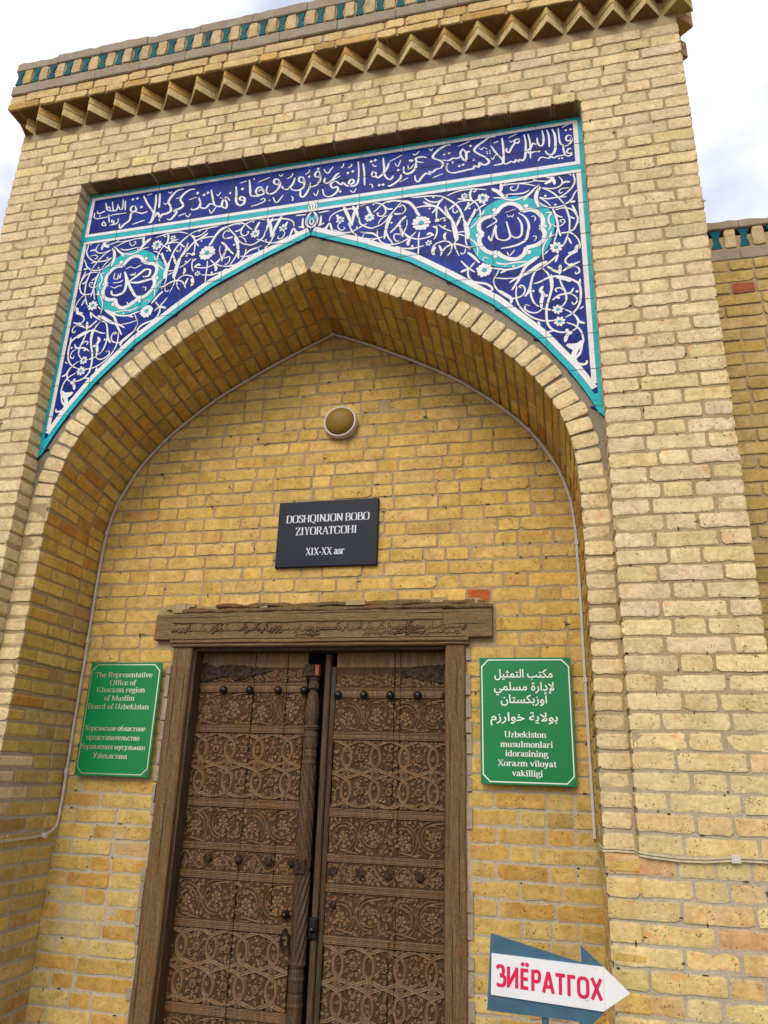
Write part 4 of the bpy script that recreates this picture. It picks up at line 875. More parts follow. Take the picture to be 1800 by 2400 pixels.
BANDS=[('r',2.125,2.215),('v',2.048,2.118),('l',1.992,2.043),('s',1.822,1.986),('l',1.779,1.818),('b',1.449,1.774),('l',1.404,1.445),('s',1.235,1.400),('l',1.197,1.231),('w',1.100,1.193),('l',1.062,1.096),('s',.876,1.058),('l',.838,.872),('b',.512,.834),('l',.466,.508),('s',.290,.462),('l',.252,.286),('r',.0,.248)]
def leaf_door(x0,x1,dz,label):
    bk=MB(); nb=4; w=(x1-x0)/nb; seams=[0]+sorted(rg.uniform(.15,.85) for _ in range(2))+[1]
    for a,c in zip(seams[:-1],seams[1:]):
        bevbox(bk,x0+(x1-x0)*a+.0012,x0+(x1-x0)*c-.0012,YD,YD+.045,0,2.216,.002)
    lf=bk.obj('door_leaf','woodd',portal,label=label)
    cracks=[x0+(x1-x0)*q_ for q_ in seams[1:-1]]
    for kind,z0,z1 in BANDS:
        if kind=='r' : 
            q=MB(); bevbox(q,x0,x1,YD-.004,YD,z0,min(2.214,z1),.002)
            q.obj('rail','wood',lf); continue
        z0+=dz; z1+=dz; q=MB(); bevbox(q,x0,x1,YD-.0025,YD,z0+.0,z1,.001) if kind=='l' else None
        if kind=='l': line_band(q,x0,x1,z0,z1,YD-.0025)
        if kind=='b': big_panel(q,x0+.004,x1-.004,z0,z1,YD)
        if kind=='s': small_panel(q,x0+.004,x1-.004,z0,z1,YD)
        if kind=='v': vine_band(q,x0+.004,x1-.004,z0,z1,YD,8)
        if kind=='w': vine_band(q,x0+.004,x1-.004,z0,z1,YD,7)
        q.obj({'l':'carved_rail','b':'interlace_panel','s':'scroll_panel','v':'vine_band','w':'vine_band'}[kind],'wood',lf)
    q=MB()
    for c in cracks:
        zz=0
        while zz<2.2:
            h=rg.uniform(.3,.7); 
            if rg.random()<.75: q.box(c+rg.uniform(-.001,.001)-.0011,c+.0011,YD-.0085,YD,zz,min(2.2,zz+h))
            zz+=h
    q.obj('crack','dark',lf,kind='stuff')
    return lf
L1=leaf_door(-.735,-.072,0,'left carved door leaf carrying the twisted centre post')
L2=leaf_door(.092,.703,-.024,'right carved door leaf with a beaded edge strip')
# beaded edge strips of the right leaf
q=MB(); bevbox(q,.030,.062,YD-.018,YD+.04,0,2.2,.006); q.obj('edge_strip','postw',L2)
q=MB(); bevbox(q,.0635,.0905,YD-.004,YD+.04,0,2.13,.003)
z=.0
while z<2.12:
    dome(q,.071+rg.uniform(-.0006,.0006),YD-.004,z,.0042,.004,6,2); dome(q,.083,YD-.004,z+.005,.0038,.004,6,2); z+=.0105
q.obj('beaded_strip','postw',L2)
# studs
for xs_,zz,lf,md in (((-.715,-.552,-.398,-.232,-.083),2.004,L1,0),((.109,.251,.394,.540,.690),1.981,L2,0),((-.708,-.549,-.379,-.215,-.091),1.160,L1,1),((.123,.264,.408,.561,.69),1.130,L2,2)):
    for x in xs_:
        q=MB()
        if md==0: dome(q,x,YD-.012,zz,.0225,.022,14,4,.0); disc(q,x,zz,.0225,YD-.0118,14); cyl(q,(x,YD-.012,zz),(x,YD,zz),.016,10)
        elif md==1: dome(q,x,YD-.010,zz,.0235,.020,12,4,.13); cyl(q,(x,YD-.010,zz),(x,YD,zz),.018,10)
        else: dome(q,x,YD-.006,zz,.026,.008,12,3,.10); cyl(q,(x,YD-.006,zz),(x,YD,zz),.024,12)
        q.obj('stud','iron' if md==0 else 'rust',lf,smooth=(md==0))
# torn iron hinge straps
for P,lf in (([(-.729,2.142),(-.668,2.155),(-.61,2.13),(-.53,2.147),(-.44,2.138),(-.27,2.11),(-.34,2.092),(-.41,2.08),(-.452,2.062),(-.49,2.056),(-.53,2.08),(-.6,2.070),(-.66,2.052),(-.73,2.045)],L1),
             ([(.425,2.113),(.52,2.130),(.695,2.143),(.70,2.04),(.60,2.058),(.51,2.072),(.45,2.080)],L2)):
    q=MB(); D_=[]
    for a,c in zip(P,P[1:]+P[:1]):
        k=max(1,int(math.dist(a,c)/.012))
        for i in range(k): D_.append((a[0]+(c[0]-a[0])*i/k+rg.uniform(-.0035,.0035),a[1]+(c[1]-a[1])*i/k+rg.uniform(-.0035,.0035)))
    n_=len(D_); q.v=[(a,YD-.013,c) for a,c in D_]+[(a,YD-.008,c) for a,c in D_]; q.f=[tuple(range(n_))]+[(i,n_+i,n_+(i+1)%n_,(i+1)%n_) for i in range(n_)]
    q.obj('hinge_strap','rust',lf)
# knob, ring and lock pieces
q=MB(); dome(q,-.106,YD-.012,.925,.018,.03,10,3); cyl(q,(-.106,YD-.014,.925),(-.106,YD,.925),.022,10); q.obj('knob','iron',L1)
q=MB(); pts=[(-.100+.020*math.cos(t),YD-.020,.815+.040*math.sin(t)) for t in [6.2832*i/28 for i in range(29)]]; sweep(q,pts,.008,.008,lambda i:(0,-1,0)); q.box(-.107,-.093,YD-.026,YD,.850,.864); q.obj('ring_handle','iron',L1,smooth=False)
q=MB(); dome(q,.135,YD-.008,.985,.016,.014,10,3,.1); q.obj('ring_handle','rust',L2)
q=MB(); bevbox(q,.022,.066,YD-.036,YD-.016,.830,.925,.008); dome(q,.044,YD-.036,.875,.016,.02,8,3,.1); q.obj('lock','iron',L2)
# twisted post
q=MB(); xp,yp=-.030,YD-.012; nn=36; vs=[];zz=0; rows=[]
def prof(z):
    r=.037
    for zr_,dr,w in ((1.815,.004,.006),(1.795,-.006,.004),(1.77,.004,.008),(1.74,.002,.02),(1.70,-.005,.004),(1.67,.003,.006),(1.635,.004,.006),(1.90,-.004,.02),(2.0,-.02,.016),(2.02,.004,.006),(.72,.004,.006),(.70,-.004,.004),(.66,.003,.008),(.60,-.004,.005),(.55,.004,.008)):
        r+=dr*math.exp(-((z-zr_)/w)**2)
    if z>2.06: r=.030
    elif z>2.035: r=.024
    elif 1.97<z<=2.035: r=min(r,.03)
    elif 1.82<z<=1.97: r=.030+.008*math.sin(math.pi*(z-1.82)/.15)
    return r
z=0
while z<2.10:
    tw=(1.14<z<1.62) or (.72<z<1.12); hand=1 if z>1.13 else -1
    row=[]
    for i in range(nn):
        a=6.2832*i/nn; r=prof(z)
        if tw: r+=.0075*(abs(math.sin(4.5*(a+hand*z*9)))-.5)
        elif .05<z<.52 or z>1.64: r+=.0018*math.sin(8*a+z*90)*math.sin(z*70)
        row.append((xp+r*math.cos(a),yp+r*math.sin(a)*.9,z))
    rows.append(row); z+=.0065
for row in rows: q.v+=row
for k in range(len(rows)-1):
    for i in range(nn): a=k*nn+i;c=k*nn+(i+1)%nn; q.f.append((a,c,c+nn,a+nn))
q.f.append(tuple((len(rows)-1)*nn+i for i in range(nn)))
post=q.obj('centre_post','postw',L1)
q=MB(); bevbox(q,-.074,-.018,YD-.052,YD-.02,2.075,2.138,.004); q.obj('post_bracket','rust',L1)
q=MB(); bevbox(q,-.017,.006,YD-.050,YD-.02,2.078,2.136,.003); q.obj('post_bracket','orange',L1)
q=MB(); bevbox(q,-.066,-.006,YD-.058,YD-.03,1.115,1.180,.004); dome(q,-.036,YD-.058,1.148,.011,.009,8,3); q.obj('post_plate','rust',L1)
# dark room behind
q=MB(); q.box(-.84,.83,YD+.06,YD+.07,0,2.26); q.obj('backing','dark',portal)
q=MB(); q.box(-2.05,2.05,1.201,2.4,0,6.0); q.obj('building_body','mortar',portal)
# ================================================================== text engine (nib strokes)
G={}
def g(ch,adv,s): G[ch]=(adv,s)
g('A',7.2,'L.5,0,3.6,10 L3.5,10,6.5,0 H1.6,5.3,3.5 H-.3,1.6,0 H5.1,7.5,0')
g('B',6.6,'I1.3,0,10 C1.3,10,3.9,10,5.0,9,5,6.4,3.9,5.3,1.3,5.3 C1.3,5.3,4.3,5.3,5.7,4.2,5.8,1.5,4.4,0,1.3,0')
g('D',7.4,'I1.3,0,10 C1.3,10,4,10,5.8,8.8,6.5,5,5.8,1.2,4,0,1.3,0')
g('G',7.6,'C6.2,8.2,5,9.9,3.4,10,1.6,9,.8,7,.8,3,1.7,.9,3.6,0,5.2,.3,6.2,1 L6.2,.6,6.2,4.2 H5.1,7.2,4.2 L6.2,10,6.2,7.6')
g('H',7.8,'I1.3,0,10 I6.3,0,10 H1.3,6.3,5.2')
g('I',3.9,'I1.8,0,10'); g('J',5,'I3.3,2,10 C3.3,2.4,3.1,.6,1.9,0,.8,.3,.6,1.6')
g('K',7.6,'I1.3,0,10 L2,4.3,5.8,10 L3,5.6,6.4,0 H4.6,6.9,10 H5.3,7.5,0')
g('M',9.4,'I1.3,0,10,n L1.4,10,4.5,1 L4.5,.6,7.6,10 I7.9,0,10'); g('N',7.4,'T1.3,0,10 L1.3,10,6.1,.2 T6.2,0,10')
g('O',7.6,'C3.7,10,1.5,9.4,.8,6.5,.8,3.5,1.5,.6,3.7,0,5.9,.6,6.6,3.5,6.6,6.5,5.9,9.4,3.7,10')
g('Q',7.6,'C3.7,10,1.5,9.4,.8,6.5,.8,3.5,1.5,.6,3.7,0,5.9,.6,6.6,3.5,6.6,6.5,5.9,9.4,3.7,10 C3.6,.2,4.6,-1.6,6.2,-2.2,7,-2')
g('R',7.2,'I1.3,0,10 C1.3,10,3.9,10,5.1,9,5.1,6.4,3.9,5.1,1.3,5.1 L3.3,5.1,6.2,0 H5.4,7.2,0')
g('S',5.6,'C4.7,7.6,4.2,9.7,2.6,10,1.0,9.2,.9,7.4,2.4,5.6,4.4,4.2,4.8,2.2,4,.4,2.6,0,1.2,.5,.6,2.6')
g('T',6.8,'I3.2,0,10,b H.4,6,9.9 L.5,9.9,.4,7.9 L5.9,9.9,6,7.9'); g('U',7.6,'T1.3,3,10 C1.3,3.4,1.6,.8,3.6,0,5.4,.6,6,3,6,10 H5,7,10')
g('X',7.2,'L1.1,10,6,0 L5.8,10,1,0 H.2,2.6,10 H4.6,6.9,10 H.1,2.2,0 H4.7,7.2,0')
g('Y',7.0,'L1,10,3.6,5 L5.8,10,3.5,4.8 I3.5,0,5,b H.1,2.6,10 H4.6,6.9,10'); g('Z',6.6,'H.7,5.9,9.8 L5.5,10,1,.2 W5.4,9.9,1.1,0 H.7,6.1,.2 L6,0,6.2,2.4 L.8,10,.6,7.8')
g('a',5.2,'C1,5.4,1.8,6.8,3.1,6.6,3.6,5.4,3.6,1.4,4.2,.2,5,.6 C3.6,4.1,1.6,3.4,.8,2,1.2,.3,2.4,.2,3.6,1.5')
g('b',5.8,'T1.3,0,10,t C1.3,5.6,2.6,6.9,4.2,6.4,5,4.6,4.9,2,4,.3,2.6,0,1.3,1'); g('c',4.8,'C4.1,5.4,3.2,6.8,1.9,6.3,.9,4.4,1,2,2,.3,3.2,.1,4.3,1.4')
g('d',5.8,'C4.1,5.6,3,6.9,1.6,6.3,.8,4.6,.8,2.2,1.6,.4,2.8,0,4.1,1.2 I4.2,0,10,e'); g('e',4.9,'H1,4.2,3.9 C4.2,3.9,4,6.2,2.6,6.8,1.2,6,.8,3.4,1.5,.8,2.8,0,4.4,1.3')
g('f',3.7,'I1.7,0,8,b C1.7,7.6,2,9.6,3.2,10,3.9,9.2 H.4,3.4,6.6'); g('g',5.2,'C2.3,6.8,1,6,1,3.8,2.3,2.6,3.6,3.6,3.7,6,2.3,6.8 C1.7,2.8,1,1.6,2,.9,4,.6,4.9,-.6,4,-2.4,1.6,-2.5,.6,-1.4,1.2,-.2,2,.9 H3.4,5,6.4')
g('h',6.0,'I1.3,0,10,t C1.3,5.2,2.8,6.9,4.2,6.2,4.6,4.4,4.6,0 H3.7,5.7,0'); g('i',3.1,'I1.5,0,6.8,t D1.5,9.2'); g('k',5.9,'I1.3,0,10,t L1.8,2.6,4.2,6.6 L2.4,3.8,4.9,0 H3.4,5.2,6.6 H4,6,0')
g('l',3.0,'I1.4,0,10,t'); g('m',8.8,'I1.3,0,6.8,t C1.3,5.2,2.6,6.9,4,6.2,4.3,4.4,4.3,0 C4.3,5.2,5.6,6.9,7,6.2,7.4,4.4,7.4,0 H3.5,5.2,0 H6.6,8.4,0')
g('n',6.0,'I1.3,0,6.8,t C1.3,5.2,2.8,6.9,4.2,6.2,4.6,4.4,4.6,0 H3.7,5.7,0'); g('o',5.2,'C2.6,6.8,1.2,6,.8,3.4,1.2,.7,2.6,0,4,.7,4.4,3.4,4,6,2.6,6.8')
g('p',5.8,'I1.3,-2.8,6.8,t C1.3,5.6,2.6,6.9,4.2,6.4,5,4.6,4.9,2,4,.3,2.6,0,1.3,1'); g('r',4.5,'I1.3,0,6.8,t C1.4,4.8,2.4,6.6,3.7,6.6,4,5.6')
g('s',4.2,'C3.5,5.2,3,6.7,2,6.8,.9,6,1.1,4.6,2.4,3.6,3.5,2.4,3.4,.8,2.2,0,1.1,.5,.6,1.9'); g('t',3.6,'C1.6,9,1.6,6,1.6,1.2,2.4,.1,3.4,1 H.4,3.3,6.5')
g('u',6.0,'C1.2,6.6,1.2,1.6,2.2,.1,3.6,.6,4.4,1.8 I4.4,0,6.6,e H.3,1.4,6.6'); g('v',5.4,'L.9,6.7,2.8,.2 L4.5,6.7,2.7,0 H.1,2,6.7 H3.6,5.3,6.7')
g('y',5.4,'L.9,6.7,2.8,.2 C4.5,6.7,3,1.6,2,-1.6,1,-2.5,.4,-1.8 H.1,2,6.7 H3.6,5.3,6.7'); g('z',4.7,'H.5,3.9,6.5 W3.8,6.6,.8,.2 H.5,4.3,.2')
g('-',3.4,'W.6,3.4,2.8,3.4'); g(' ',2.8,'')
for c_,l_ in (('Х','X'),('о','o'),('р','p'),('е','e'),('с','c'),('а','a')): G[c_]=G[l_]
g('У',7.0,'L1,10,3.8,3.6 C5.9,10,4,4,2.8,.6,1.6,-.1,.7,1.2 H.1,2.6,10 H4.6,6.9,10'); g('у',5.4,'L.9,6.7,2.8,.2 C4.5,6.7,3,1.6,2,-1.6,1,-2.5,.4,-1.8 H.1,2,6.7 H3.6,5.3,6.7')
g('з',4.6,'C.8,5.6,1.6,6.8,2.8,6.6,3.6,5.2,2.6,3.6,1.6,3.5 C1.6,3.5,3,3.5,3.9,2.2,3.4,.3,2,0,1,.5,.6,1.6'); g('м',7.6,'I1.2,0,6.7,n L1.3,6.6,3.6,.6 L3.6,.4,5.8,6.6 I6.1,0,6.7')
g('к',5.8,'I1.3,0,6.7 L1.8,3,4.2,6.6 L2.4,3.6,4.9,0 H4,6,0'); g('б',5.2,'C4.3,9.8,1.8,9.2,.9,6.4,.9,1.2,2.6,0,4.2,1,4.3,4.6,2.8,6,1,4.4'); g('л',6.2,'C2.2,6.7,2,2,1.4,.2,.4,.4 H2.2,5.2,6.6 I4.8,0,6.7')
g('т',5.4,'I2.6,0,6.6,b H.4,4.8,6.5 L.5,6.5,.4,5 L4.7,6.5,4.8,5'); g('н',6.2,'I1.3,0,6.7 I4.8,0,6.7 H1.3,4.8,3.4'); g('п',6.2,'I1.3,0,6.7 I4.8,0,6.7 H1.3,4.8,6.5')
g('д',6.2,'C2.2,6.6,2,2,1.2,.3 H2.2,5,6.6 I4.6,0,6.7 H.4,6,.1 L.5,.2,.4,-1.6 L5.9,.2,6,-1.6'); g('в',5.4,'I1.3,0,6.7 C1.3,6.6,3.6,6.8,4,5.2,3,3.6,1.3,3.5 C1.3,3.5,4,3.5,4.5,1.8,3.6,0,1.3,0')
g('и',6.3,'I1.3,0,6.7 I4.9,0,6.7 L1.3,.3,4.9,6.4'); g('ь',5.3,'I1.3,0,6.7 C1.3,3.8,3.8,3.8,4.4,1.9,3.6,0,1.3,0'); g('я',5.6,'I4.3,0,6.7 C4.3,6.6,1.8,6.6,1.2,5,2,3.2,4.3,3.2 L3,3.2,.8,0 H.2,1.6,0')
# plain bold capitals for the arrow sign
GS={'З':(6.2,'C1,8.4,2.2,9.6,4.4,9.3,4.6,6.4,2.9,5.2 C2.9,5.2,5.4,4.6,5.2,1.2,3,.4,1,.9'),'И':(7.4,'L1.4,0,1.4,10 L1.4,.8,6,9.2 L6,0,6,10'),'Ё':(6,'L1.5,0,1.5,10 L1.5,9.2,5,9.2 L1.5,5.1,4.8,5.1 L1.5,.8,5,.8 D1.9,12 D4.3,12'),
 'Р':(6.4,'L1.5,0,1.5,10 C1.5,9.2,4.4,9.4,5.2,7.2,4.4,4.8,1.5,4.7'),'А':(7,'L.9,0,3.5,10 L3.6,10,6.2,0 L1.8,2.9,5.2,2.9'),'Т':(6.2,'L3.1,0,3.1,10 L.5,9.2,5.7,9.2'),'Г':(5.4,'L1.5,0,1.5,10 L1.5,9.2,5,9.2'),
 'О':(7.4,'C3.7,9.5,1.6,8.4,1.3,5,1.6,1.6,3.7,.5,5.8,1.6,6.1,5,5.8,8.4,3.7,9.5'),'Х':(6.8,'L1,10,5.9,0 L5.8,10,.9,0')}
def text(s,x0,x1,zb,cap,y,mat,parent,font=G,wt=1.55,thin=.5,name='lettering',th=.0012,slope=0,slant=0):
    tot=sum(font[c][0] for c in s); sc=cap/10; sx=(x1-x0)/tot; mb=MB(); x=0; k=0
    def P_(px,pz): 
        X=x0+px*sx+slant*pz*sc; return (X,zb+pz*sc+slope*(X-x0))
    def st(pts,ws):
        nonlocal k; k=(k+1)%24; a=[P_(*p) for p in pts]; ribbon(mb,a,ws,y-k*.00002,0)
    def nib(p,q,diag=False):
        th_=math.atan2((q[1]-p[1])*sc,(q[0]-p[0])*sx); v=abs(math.sin(th_))**1.5
        if diag and math.tan(th_)>0 and font is G: v*=.30
        return (thin+(wt-thin)*v)*sc
    for c in s:
        adv,d=font[c]
        for tok in d.split():
            o=tok[0]; a=tok[1:].split(','); fl=a.pop() if a[-1].isalpha() else ''; a=list(map(float,a))
            if o in 'IT':
                w=wt*sc; st([(x+a[0],a[1]),(x+a[0],a[2])],[w,w]); e=.62*wt if False else 1.25
                if fl not in('n',): 
                    hh=thin*sc*1.1
                    if fl!='t' or True:
                        if o=='I' or fl: st([(x+a[0]-e,a[1]+.2),(x+a[0]+(e if fl!='e' else e),a[1]+.2)],[hh,hh])
                    if fl not in('b',): st([(x+a[0]-e,a[2]-.2),(x+a[0]+(e if fl not in('t','e') else 0),a[2]-.2)],[hh,hh])
                elif True: st([(x+a[0]-1,.2),(x+a[0]+1,.2)],[thin*sc]*2)
            elif o=='H': st([(x+a[0],a[2]),(x+a[1],a[2])],[thin*sc*1.15]*2)
            elif o=='L':
                p,q=(a[0],a[1]),(a[2],a[3]); w=nib(p,q,True) if font is G else wt*sc; st([(x+p[0],p[1]),(x+q[0],q[1])],[w,w])
            elif o=='W': st([(x+a[0],a[1]),(x+a[2],a[3])],[wt*sc*.9]*2)
            elif o=='D': 
                k=(k+1)%24; X,Z=P_(x+a[0],a[1]); disc(mb,X,Z,wt*sc*.62,y-k*.00002,10)
            elif o=='C':
                C=catmull(list(zip(a[::2],a[1::2])),6); ws=[nib(C[max(0,i-1)],C[min(len(C)-1,i+1)]) if font is G else wt*sc for i in range(len(C))]
                st([(x+p[0],p[1]) for p in C],ws)
        x+=adv
    return mb.obj(name,mat,parent)
# Arabic: shape into presentation forms
_AF={}
for cp in range(0xFE80,0xFEFD):
    dd=unicodedata.decomposition(chr(cp)).split()
    if dd and dd[0].startswith('<'): _AF.setdefault(''.join(chr(int(h,16)) for h in dd[1:]),{})[dd[0][1:-1]]=chr(cp)
def shape(s):
    t=[];i=0
    while i<len(s):
        if s[i]=='ل' and i+1<len(s) and s[i:i+2] in _AF: t.append(s[i:i+2]); i+=2
        else: t.append(s[i]); i+=1
    o=[]
    for j,c in enumerate(t):
        F=_AF.get(c)
        if not F: o.append(c); continue
        pv=j>0 and t[j-1] in _AF and 'initial' in _AF[t[j-1]]; nx=j+1<len(t) and t[j+1] in _AF
        k='medial' if pv and nx and 'medial' in F else 'final' if pv and 'final' in F else 'initial' if nx and 'initial' in F else 'isolated'
        o.append(F.get(k,c))
    return ''.join(reversed(o))
def arabic(s,x0,x1,zb,h,y,mat,parent,name='lettering'):
    cu=bpy.data.curves.new('txt','FONT'); cu.body=shape(s); cu.size=1; cu.resolution_u=3; cu.offset=.012
    ob=bpy.data.objects.new('txt',cu); COL.objects.link(ob); bpy.context.view_layer.update()
    me=bpy.data.meshes.new_from_object(ob.evaluated_get(bpy.context.evaluated_depsgraph_get())); bpy.data.objects.remove(ob); bpy.data.curves.remove(cu)
    n=len(me.vertices)
    if n==0: return None
    v=np.empty(n*3); me.vertices.foreach_get('co',v); v=v.reshape(-1,3); fs=[tuple(p.vertices) for p in me.polygons]
    par=list(range(n))
    def find(a):
        while par[a]!=a: par[a]=par[par[a]]; a=par[a]
        return a
    for f in fs:
        for a in f[1:]: par[find(a)]=find(f[0])
    ids={}; 
    xa,xb=v[:,0].min(),v[:,0].max(); sx=(x1-x0)/(xb-xa); mb=MB()
    for i in range(n):
        k=ids.setdefault(find(i),len(ids)); mb.v.append((x0+(v[i,0]-xa)*sx,y-(k%30)*.00002,zb+v[i,1]*h))
    mb.f=fs; bpy.data.meshes.remove(me)
    return mb.obj(name,mat,parent)
# ================================================================== plaques
def screws(parent,pts,y,r=.0045):
    for x,z in pts:
        q=MB(); dome(q,x,y,z,r,.003,8,2); q.obj('screw','screw',parent)
t=thing('name_plaque','dark navy name plaque with silver lettering, high on the niche wall','plaque')
q=MB(); bevbox(q,-.265,.325,YC-.024,YC-.004,2.662,3.05,.004); pl=q.obj('plate','navy',t); yy=YC-.0245
text('DOSHQINJON BOBO',-.216,.276,2.924,.043,yy,'silver',t,wt=1.75); text('ZIYORATGOHI',-.156,.207,2.849,.044,yy,'silver',t,wt=1.75); text('XIX-XX asr',-.086,.138,2.730,.040,yy,'silver',t,wt=1.75)
screws(t,[(-.238,3.022),(.298,3.022),(-.238,2.690),(.298,2.690)],yy)
def green(x0,x1,z0,z1,label,lm):
    t=thing('notice_board',label,'sign','green notice boards beside the door'); q=MB(); y=YC-.042; bevbox(q,x0,x1,y,y+.006,z0,z1,.001); q.obj('board','green',t)
    i=.009; c=.034; w=.0052; a,b_,c0,d=x0+i,x1-i,z0+i,z1-i
    P=[(a+c,c0),(b_-c,c0),(b_,c0+c),(b_,d-c),(b_-c,d),(a+c,d),(a,d-c),(a,c0+c)]; q=MB()
    cx,cz=(a+b_)/2,(c0+d)/2; k=w
    Q=[(x+(k if x<cx else -k)*(1 if abs(x-cx)>abs(b_-cx)-1e-6 else .45),z+(k if z<cz else -k)*(1 if abs(z-cz)>abs(d-cz)-1e-6 else .45)) for x,z in P]
    n_=8; q.v=[(x,y-.0006,z) for x,z in P]+[(x,y-.0006,z) for x,z in Q]; q.f=[(j,(j+1)%8,8+(j+1)%8,8+j) for j in range(8)]; q.obj('border_line',lm,t)
    screws(t,[(x0+.013,z0+.013),(x1-.013,z0+.013),(x0+.013,z1-.013),(x1-.013,z1-.013)],y,.0035)
    q=MB()
    for x in (x0+.03,x1-.03):
        for z in (z0+.03,z1-.03): cyl(q,(x,y+.006,z),(x,YC+.008,z),.007,8)
    q.obj('spacer','screw',t); return t,y-.0005
t,y=green(-1.315,-.872,1.537,2.136,'green notice board with gilt English and Russian lettering, left of the door','gold')
for s,x0,x1,zb in (('The Representative',-1.279,-.924,2.0565),('Office of',-1.180,-1.018,2.0135),('Khorazm region',-1.257,-.957,1.975),('of Muslim',-1.201,-1.014,1.930),('Board of Uzbekistan',-1.295,-.919,1.885),
    ('Хорезмское областное',-1.293,-.924,1.770),('представительство',-1.275,-.952,1.722),('Управления мусульман',-1.307,-.910,1.674),('Узбекистана',-1.217,-1.009,1.627)):
    text(s,x0,x1,zb,.0265,y,'gold',t,wt=1.9,thin=.6)
t,y=green(.876,1.319,1.562,2.155,'green notice board with white Arabic and Uzbek lettering, right of the door','whitep')
for s,x0,x1,zb in (('مكتب التمثيل',.949,1.230,2.058),('لإدارة مسلمي',.946,1.235,1.996),('أوزبكستان',.978,1.202,1.936),('بولاية خوارزم',.926,1.246,1.852)): arabic(s,x0,x1,zb,.056,y,'whitep',t)
for s,x0,x1,zb in (('Uzbekiston',.992,1.189,1.777),('musulmonlari',.971,1.218,1.732),('idorasining',.993,1.193,1.690),('Xorazm viloyat',.957,1.230,1.646),('vakilligi',1.023,1.166,1.602)): text(s,x0,x1,zb,.0265,y,'whitep',t,wt=2.0,thin=.65)
# ================================================================== lamp
t=thing('wall_lamp','round amber wall lamp in a white ring above the navy plaque','lamp')
cx,cz=.078,3.535
q=MB(); n_=40
P=[(.096,0),(.100,-.006),(.100,-.040),(.096,-.047),(.088,-.047),(.086,-.040)]
for i in range(n_):
    a=6.2832*i/n_
    for r,yv in P: q.v.append((cx+r*math.cos(a),YC-.001+yv,cz+r*math.sin(a)))
k_=len(P)
for i in range(n_):
    for j in range(k_-1): a=i*k_+j;c=((i+1)%n_)*k_+j; q.f.append((a,c,c+1,a+1))
q.obj('ring','plast',t,smooth=False)
q=MB(); dome(q,cx,YC-.040,cz,.0865,.052,36,10); q.obj('glass_bowl','amber',t,smooth=True)
# ================================================================== cable duct following the arch
t=thing('cable_duct','white cable duct clipped along the back edge of the pointed arch','cable')
q=MB(); path=[];nr=[]; yk=YC-.014
sa,sb=None,None
for i in range(0,141):
    s=SL*i/140; x,z=arc(s)
    if x<0 and z<1.36: continue
    if x>0 and z<1.33: continue
    p=arcp(s,yk,-.018); tx,tz_=arct(s); path.append((p.x+rnd.uniform(-.0012,.0012),p.y,p.z+rnd.uniform(-.002,.002))); nr.append((0,-1,0))
pre=[(-1.384,-.02,1.232),(-1.385,.2,1.234),(-1.386,.42,1.236),(-1.386,.51,1.241),(-1.386,.57,1.256),(-1.385,.60,1.285),(-1.383,.609,1.33)]
duct=pre+path; nr=[(1,0,0)]*5+[(1,-.5,0),(.5,-1,0)]+nr
sweep(q,duct[6:],.012,.011,lambda i:nr[6:][i]); q.obj('duct','plast',t)
q=MB(); sweep(q,duct[:7],.012,.010,lambda i:nr[i]); q.obj('bent_duct','cable',t)
i=2
while i<len(path)-1:
    p=Vector(path[i]);p2=Vector(path[i+1]); d=(p2-p).normalized(); q=MB(); sweep(q,[tuple(p-d*.013),tuple(p+d*.012)],.019,.016,lambda j:(0,-1,0)); q.obj('clip','plast',t); i+=rnd.choice([8,9,11]) if abs(p.x)<1.2 else 10
q=MB(); q.box(-1.392,-1.370,.500,.525,1.228,1.252); q.obj('clip','plast',t)
t=thing('wall_cable','pair of thin painted cables running right across the pier beside the niche','cable')
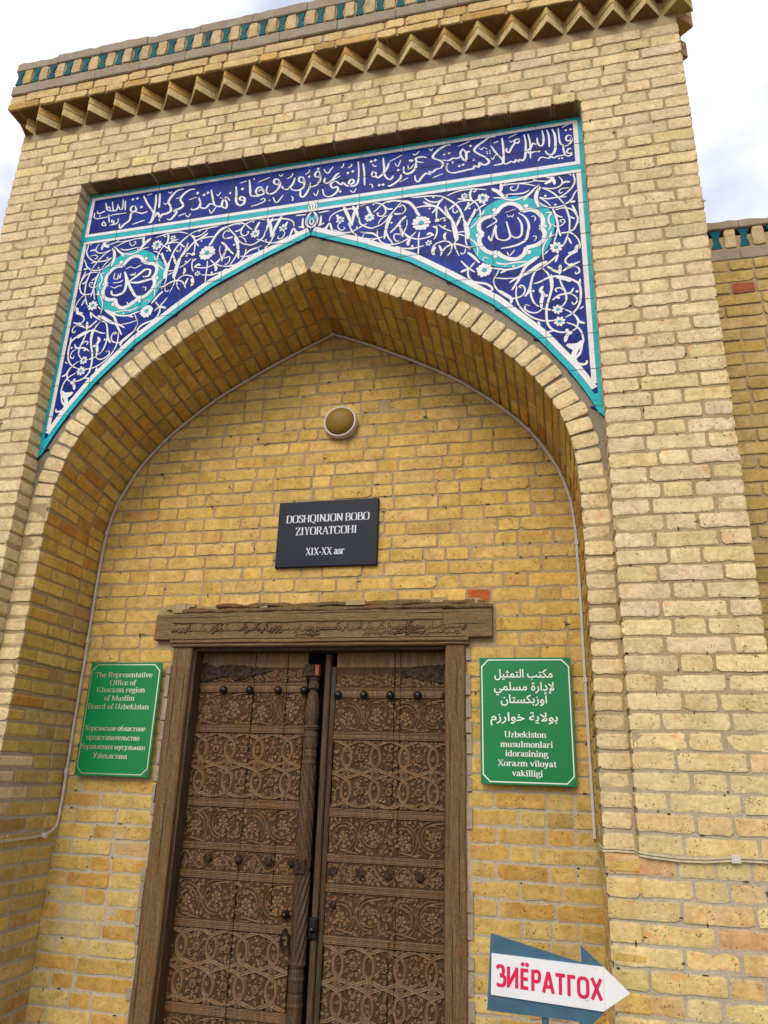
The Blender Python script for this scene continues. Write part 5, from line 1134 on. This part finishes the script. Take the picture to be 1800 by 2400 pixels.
for k,dz in enumerate((0,.011)):
    q=MB(); pts=[(1.392,.60,1.325-dz),(1.391,.3,1.345-dz),(1.391,YB,1.350-dz),(1.394,YB-.012,1.350-dz),(1.45,YB-.010,1.352-dz),(1.512,YB-.010,1.350-dz),(1.524,-.008,1.347-dz),(1.56,-.009,1.343-dz),(1.66,-.009,1.336-dz*1.0),(1.75,-.009,1.337-dz),(1.85,-.009,1.347-dz),(1.95,-.009,1.347-dz),(2.05,-.009,1.343-dz),(2.072,.0,1.342-dz),(2.072,.595,1.34-dz)]
    sweep(q,pts,.0065,.0065,lambda i:(0,-1,0.01)); q.obj('cable','cable',t)
q=MB(); bevbox(q,1.838,1.870,-.019,0,1.327,1.354,.002); q.obj('clip','plast',t)
# ================================================================== arrow sign on a post
t=thing('arrow_sign','white arrow sign with red Cyrillic letters on a blue post in front of the niche','sign'); ys=-.40
def extr(P,y0,y1,name,mat,parent):
    n_=len(P); q=MB(); q.v=[(x,y0,z) for x,z in P]+[(x,y1,z) for x,z in P]; q.f=[tuple(range(n_)),tuple(range(2*n_-1,n_-1,-1))]+[(i,n_+i,n_+(i+1)%n_,(i+1)%n_) for i in range(n_)]; return q.obj(name,mat,parent)
extr([(1.0055,1.112),(.990,.893),(1.275,.888),(1.276,.852),(1.345,.912),(1.400,.978),(1.352,1.046),(1.291,1.098),(1.290,1.050),(1.283,1.050)][::-1],ys+.004,ys+.007,'back_plate','bluep',t)
extr([(1.008,1.055),(1.0035,.939),(1.3485,.9225),(1.432,.978),(1.357,1.043)][::-1],ys-.002,ys+.0035,'face_plate','signw',t)
text('ЗИЁРАТГОХ',1.0165,1.3505,.9655,.0585,ys-.0025,'red',t,font=GS,wt=1.75,thin=1.6,slope=-.042,slant=.03)
q=MB(); q.box(1.3545,1.3553,ys-.0027,ys-.0015,.925,1.040); q.obj('fold_line','cable',t)
q=MB(); cyl(q,(1.171,ys+.019,0),(1.171,ys+.019,.955),.0105,14); q.obj('post','bluep',t)
# stains and chips of the paper on the sign
q=MB(); rg=random.Random(5)
for x,z in ((1.10,.966),(1.30,.950),(1.325,.955),(1.012,.950),(1.335,1.036),(1.18,1.047)):
    q.add([(x+rg.uniform(-.007,.007),ys-.0026,z+rg.uniform(-.004,.004)) for _ in range(3)],[(0,1,2)])
q.obj('chip','cable',t)
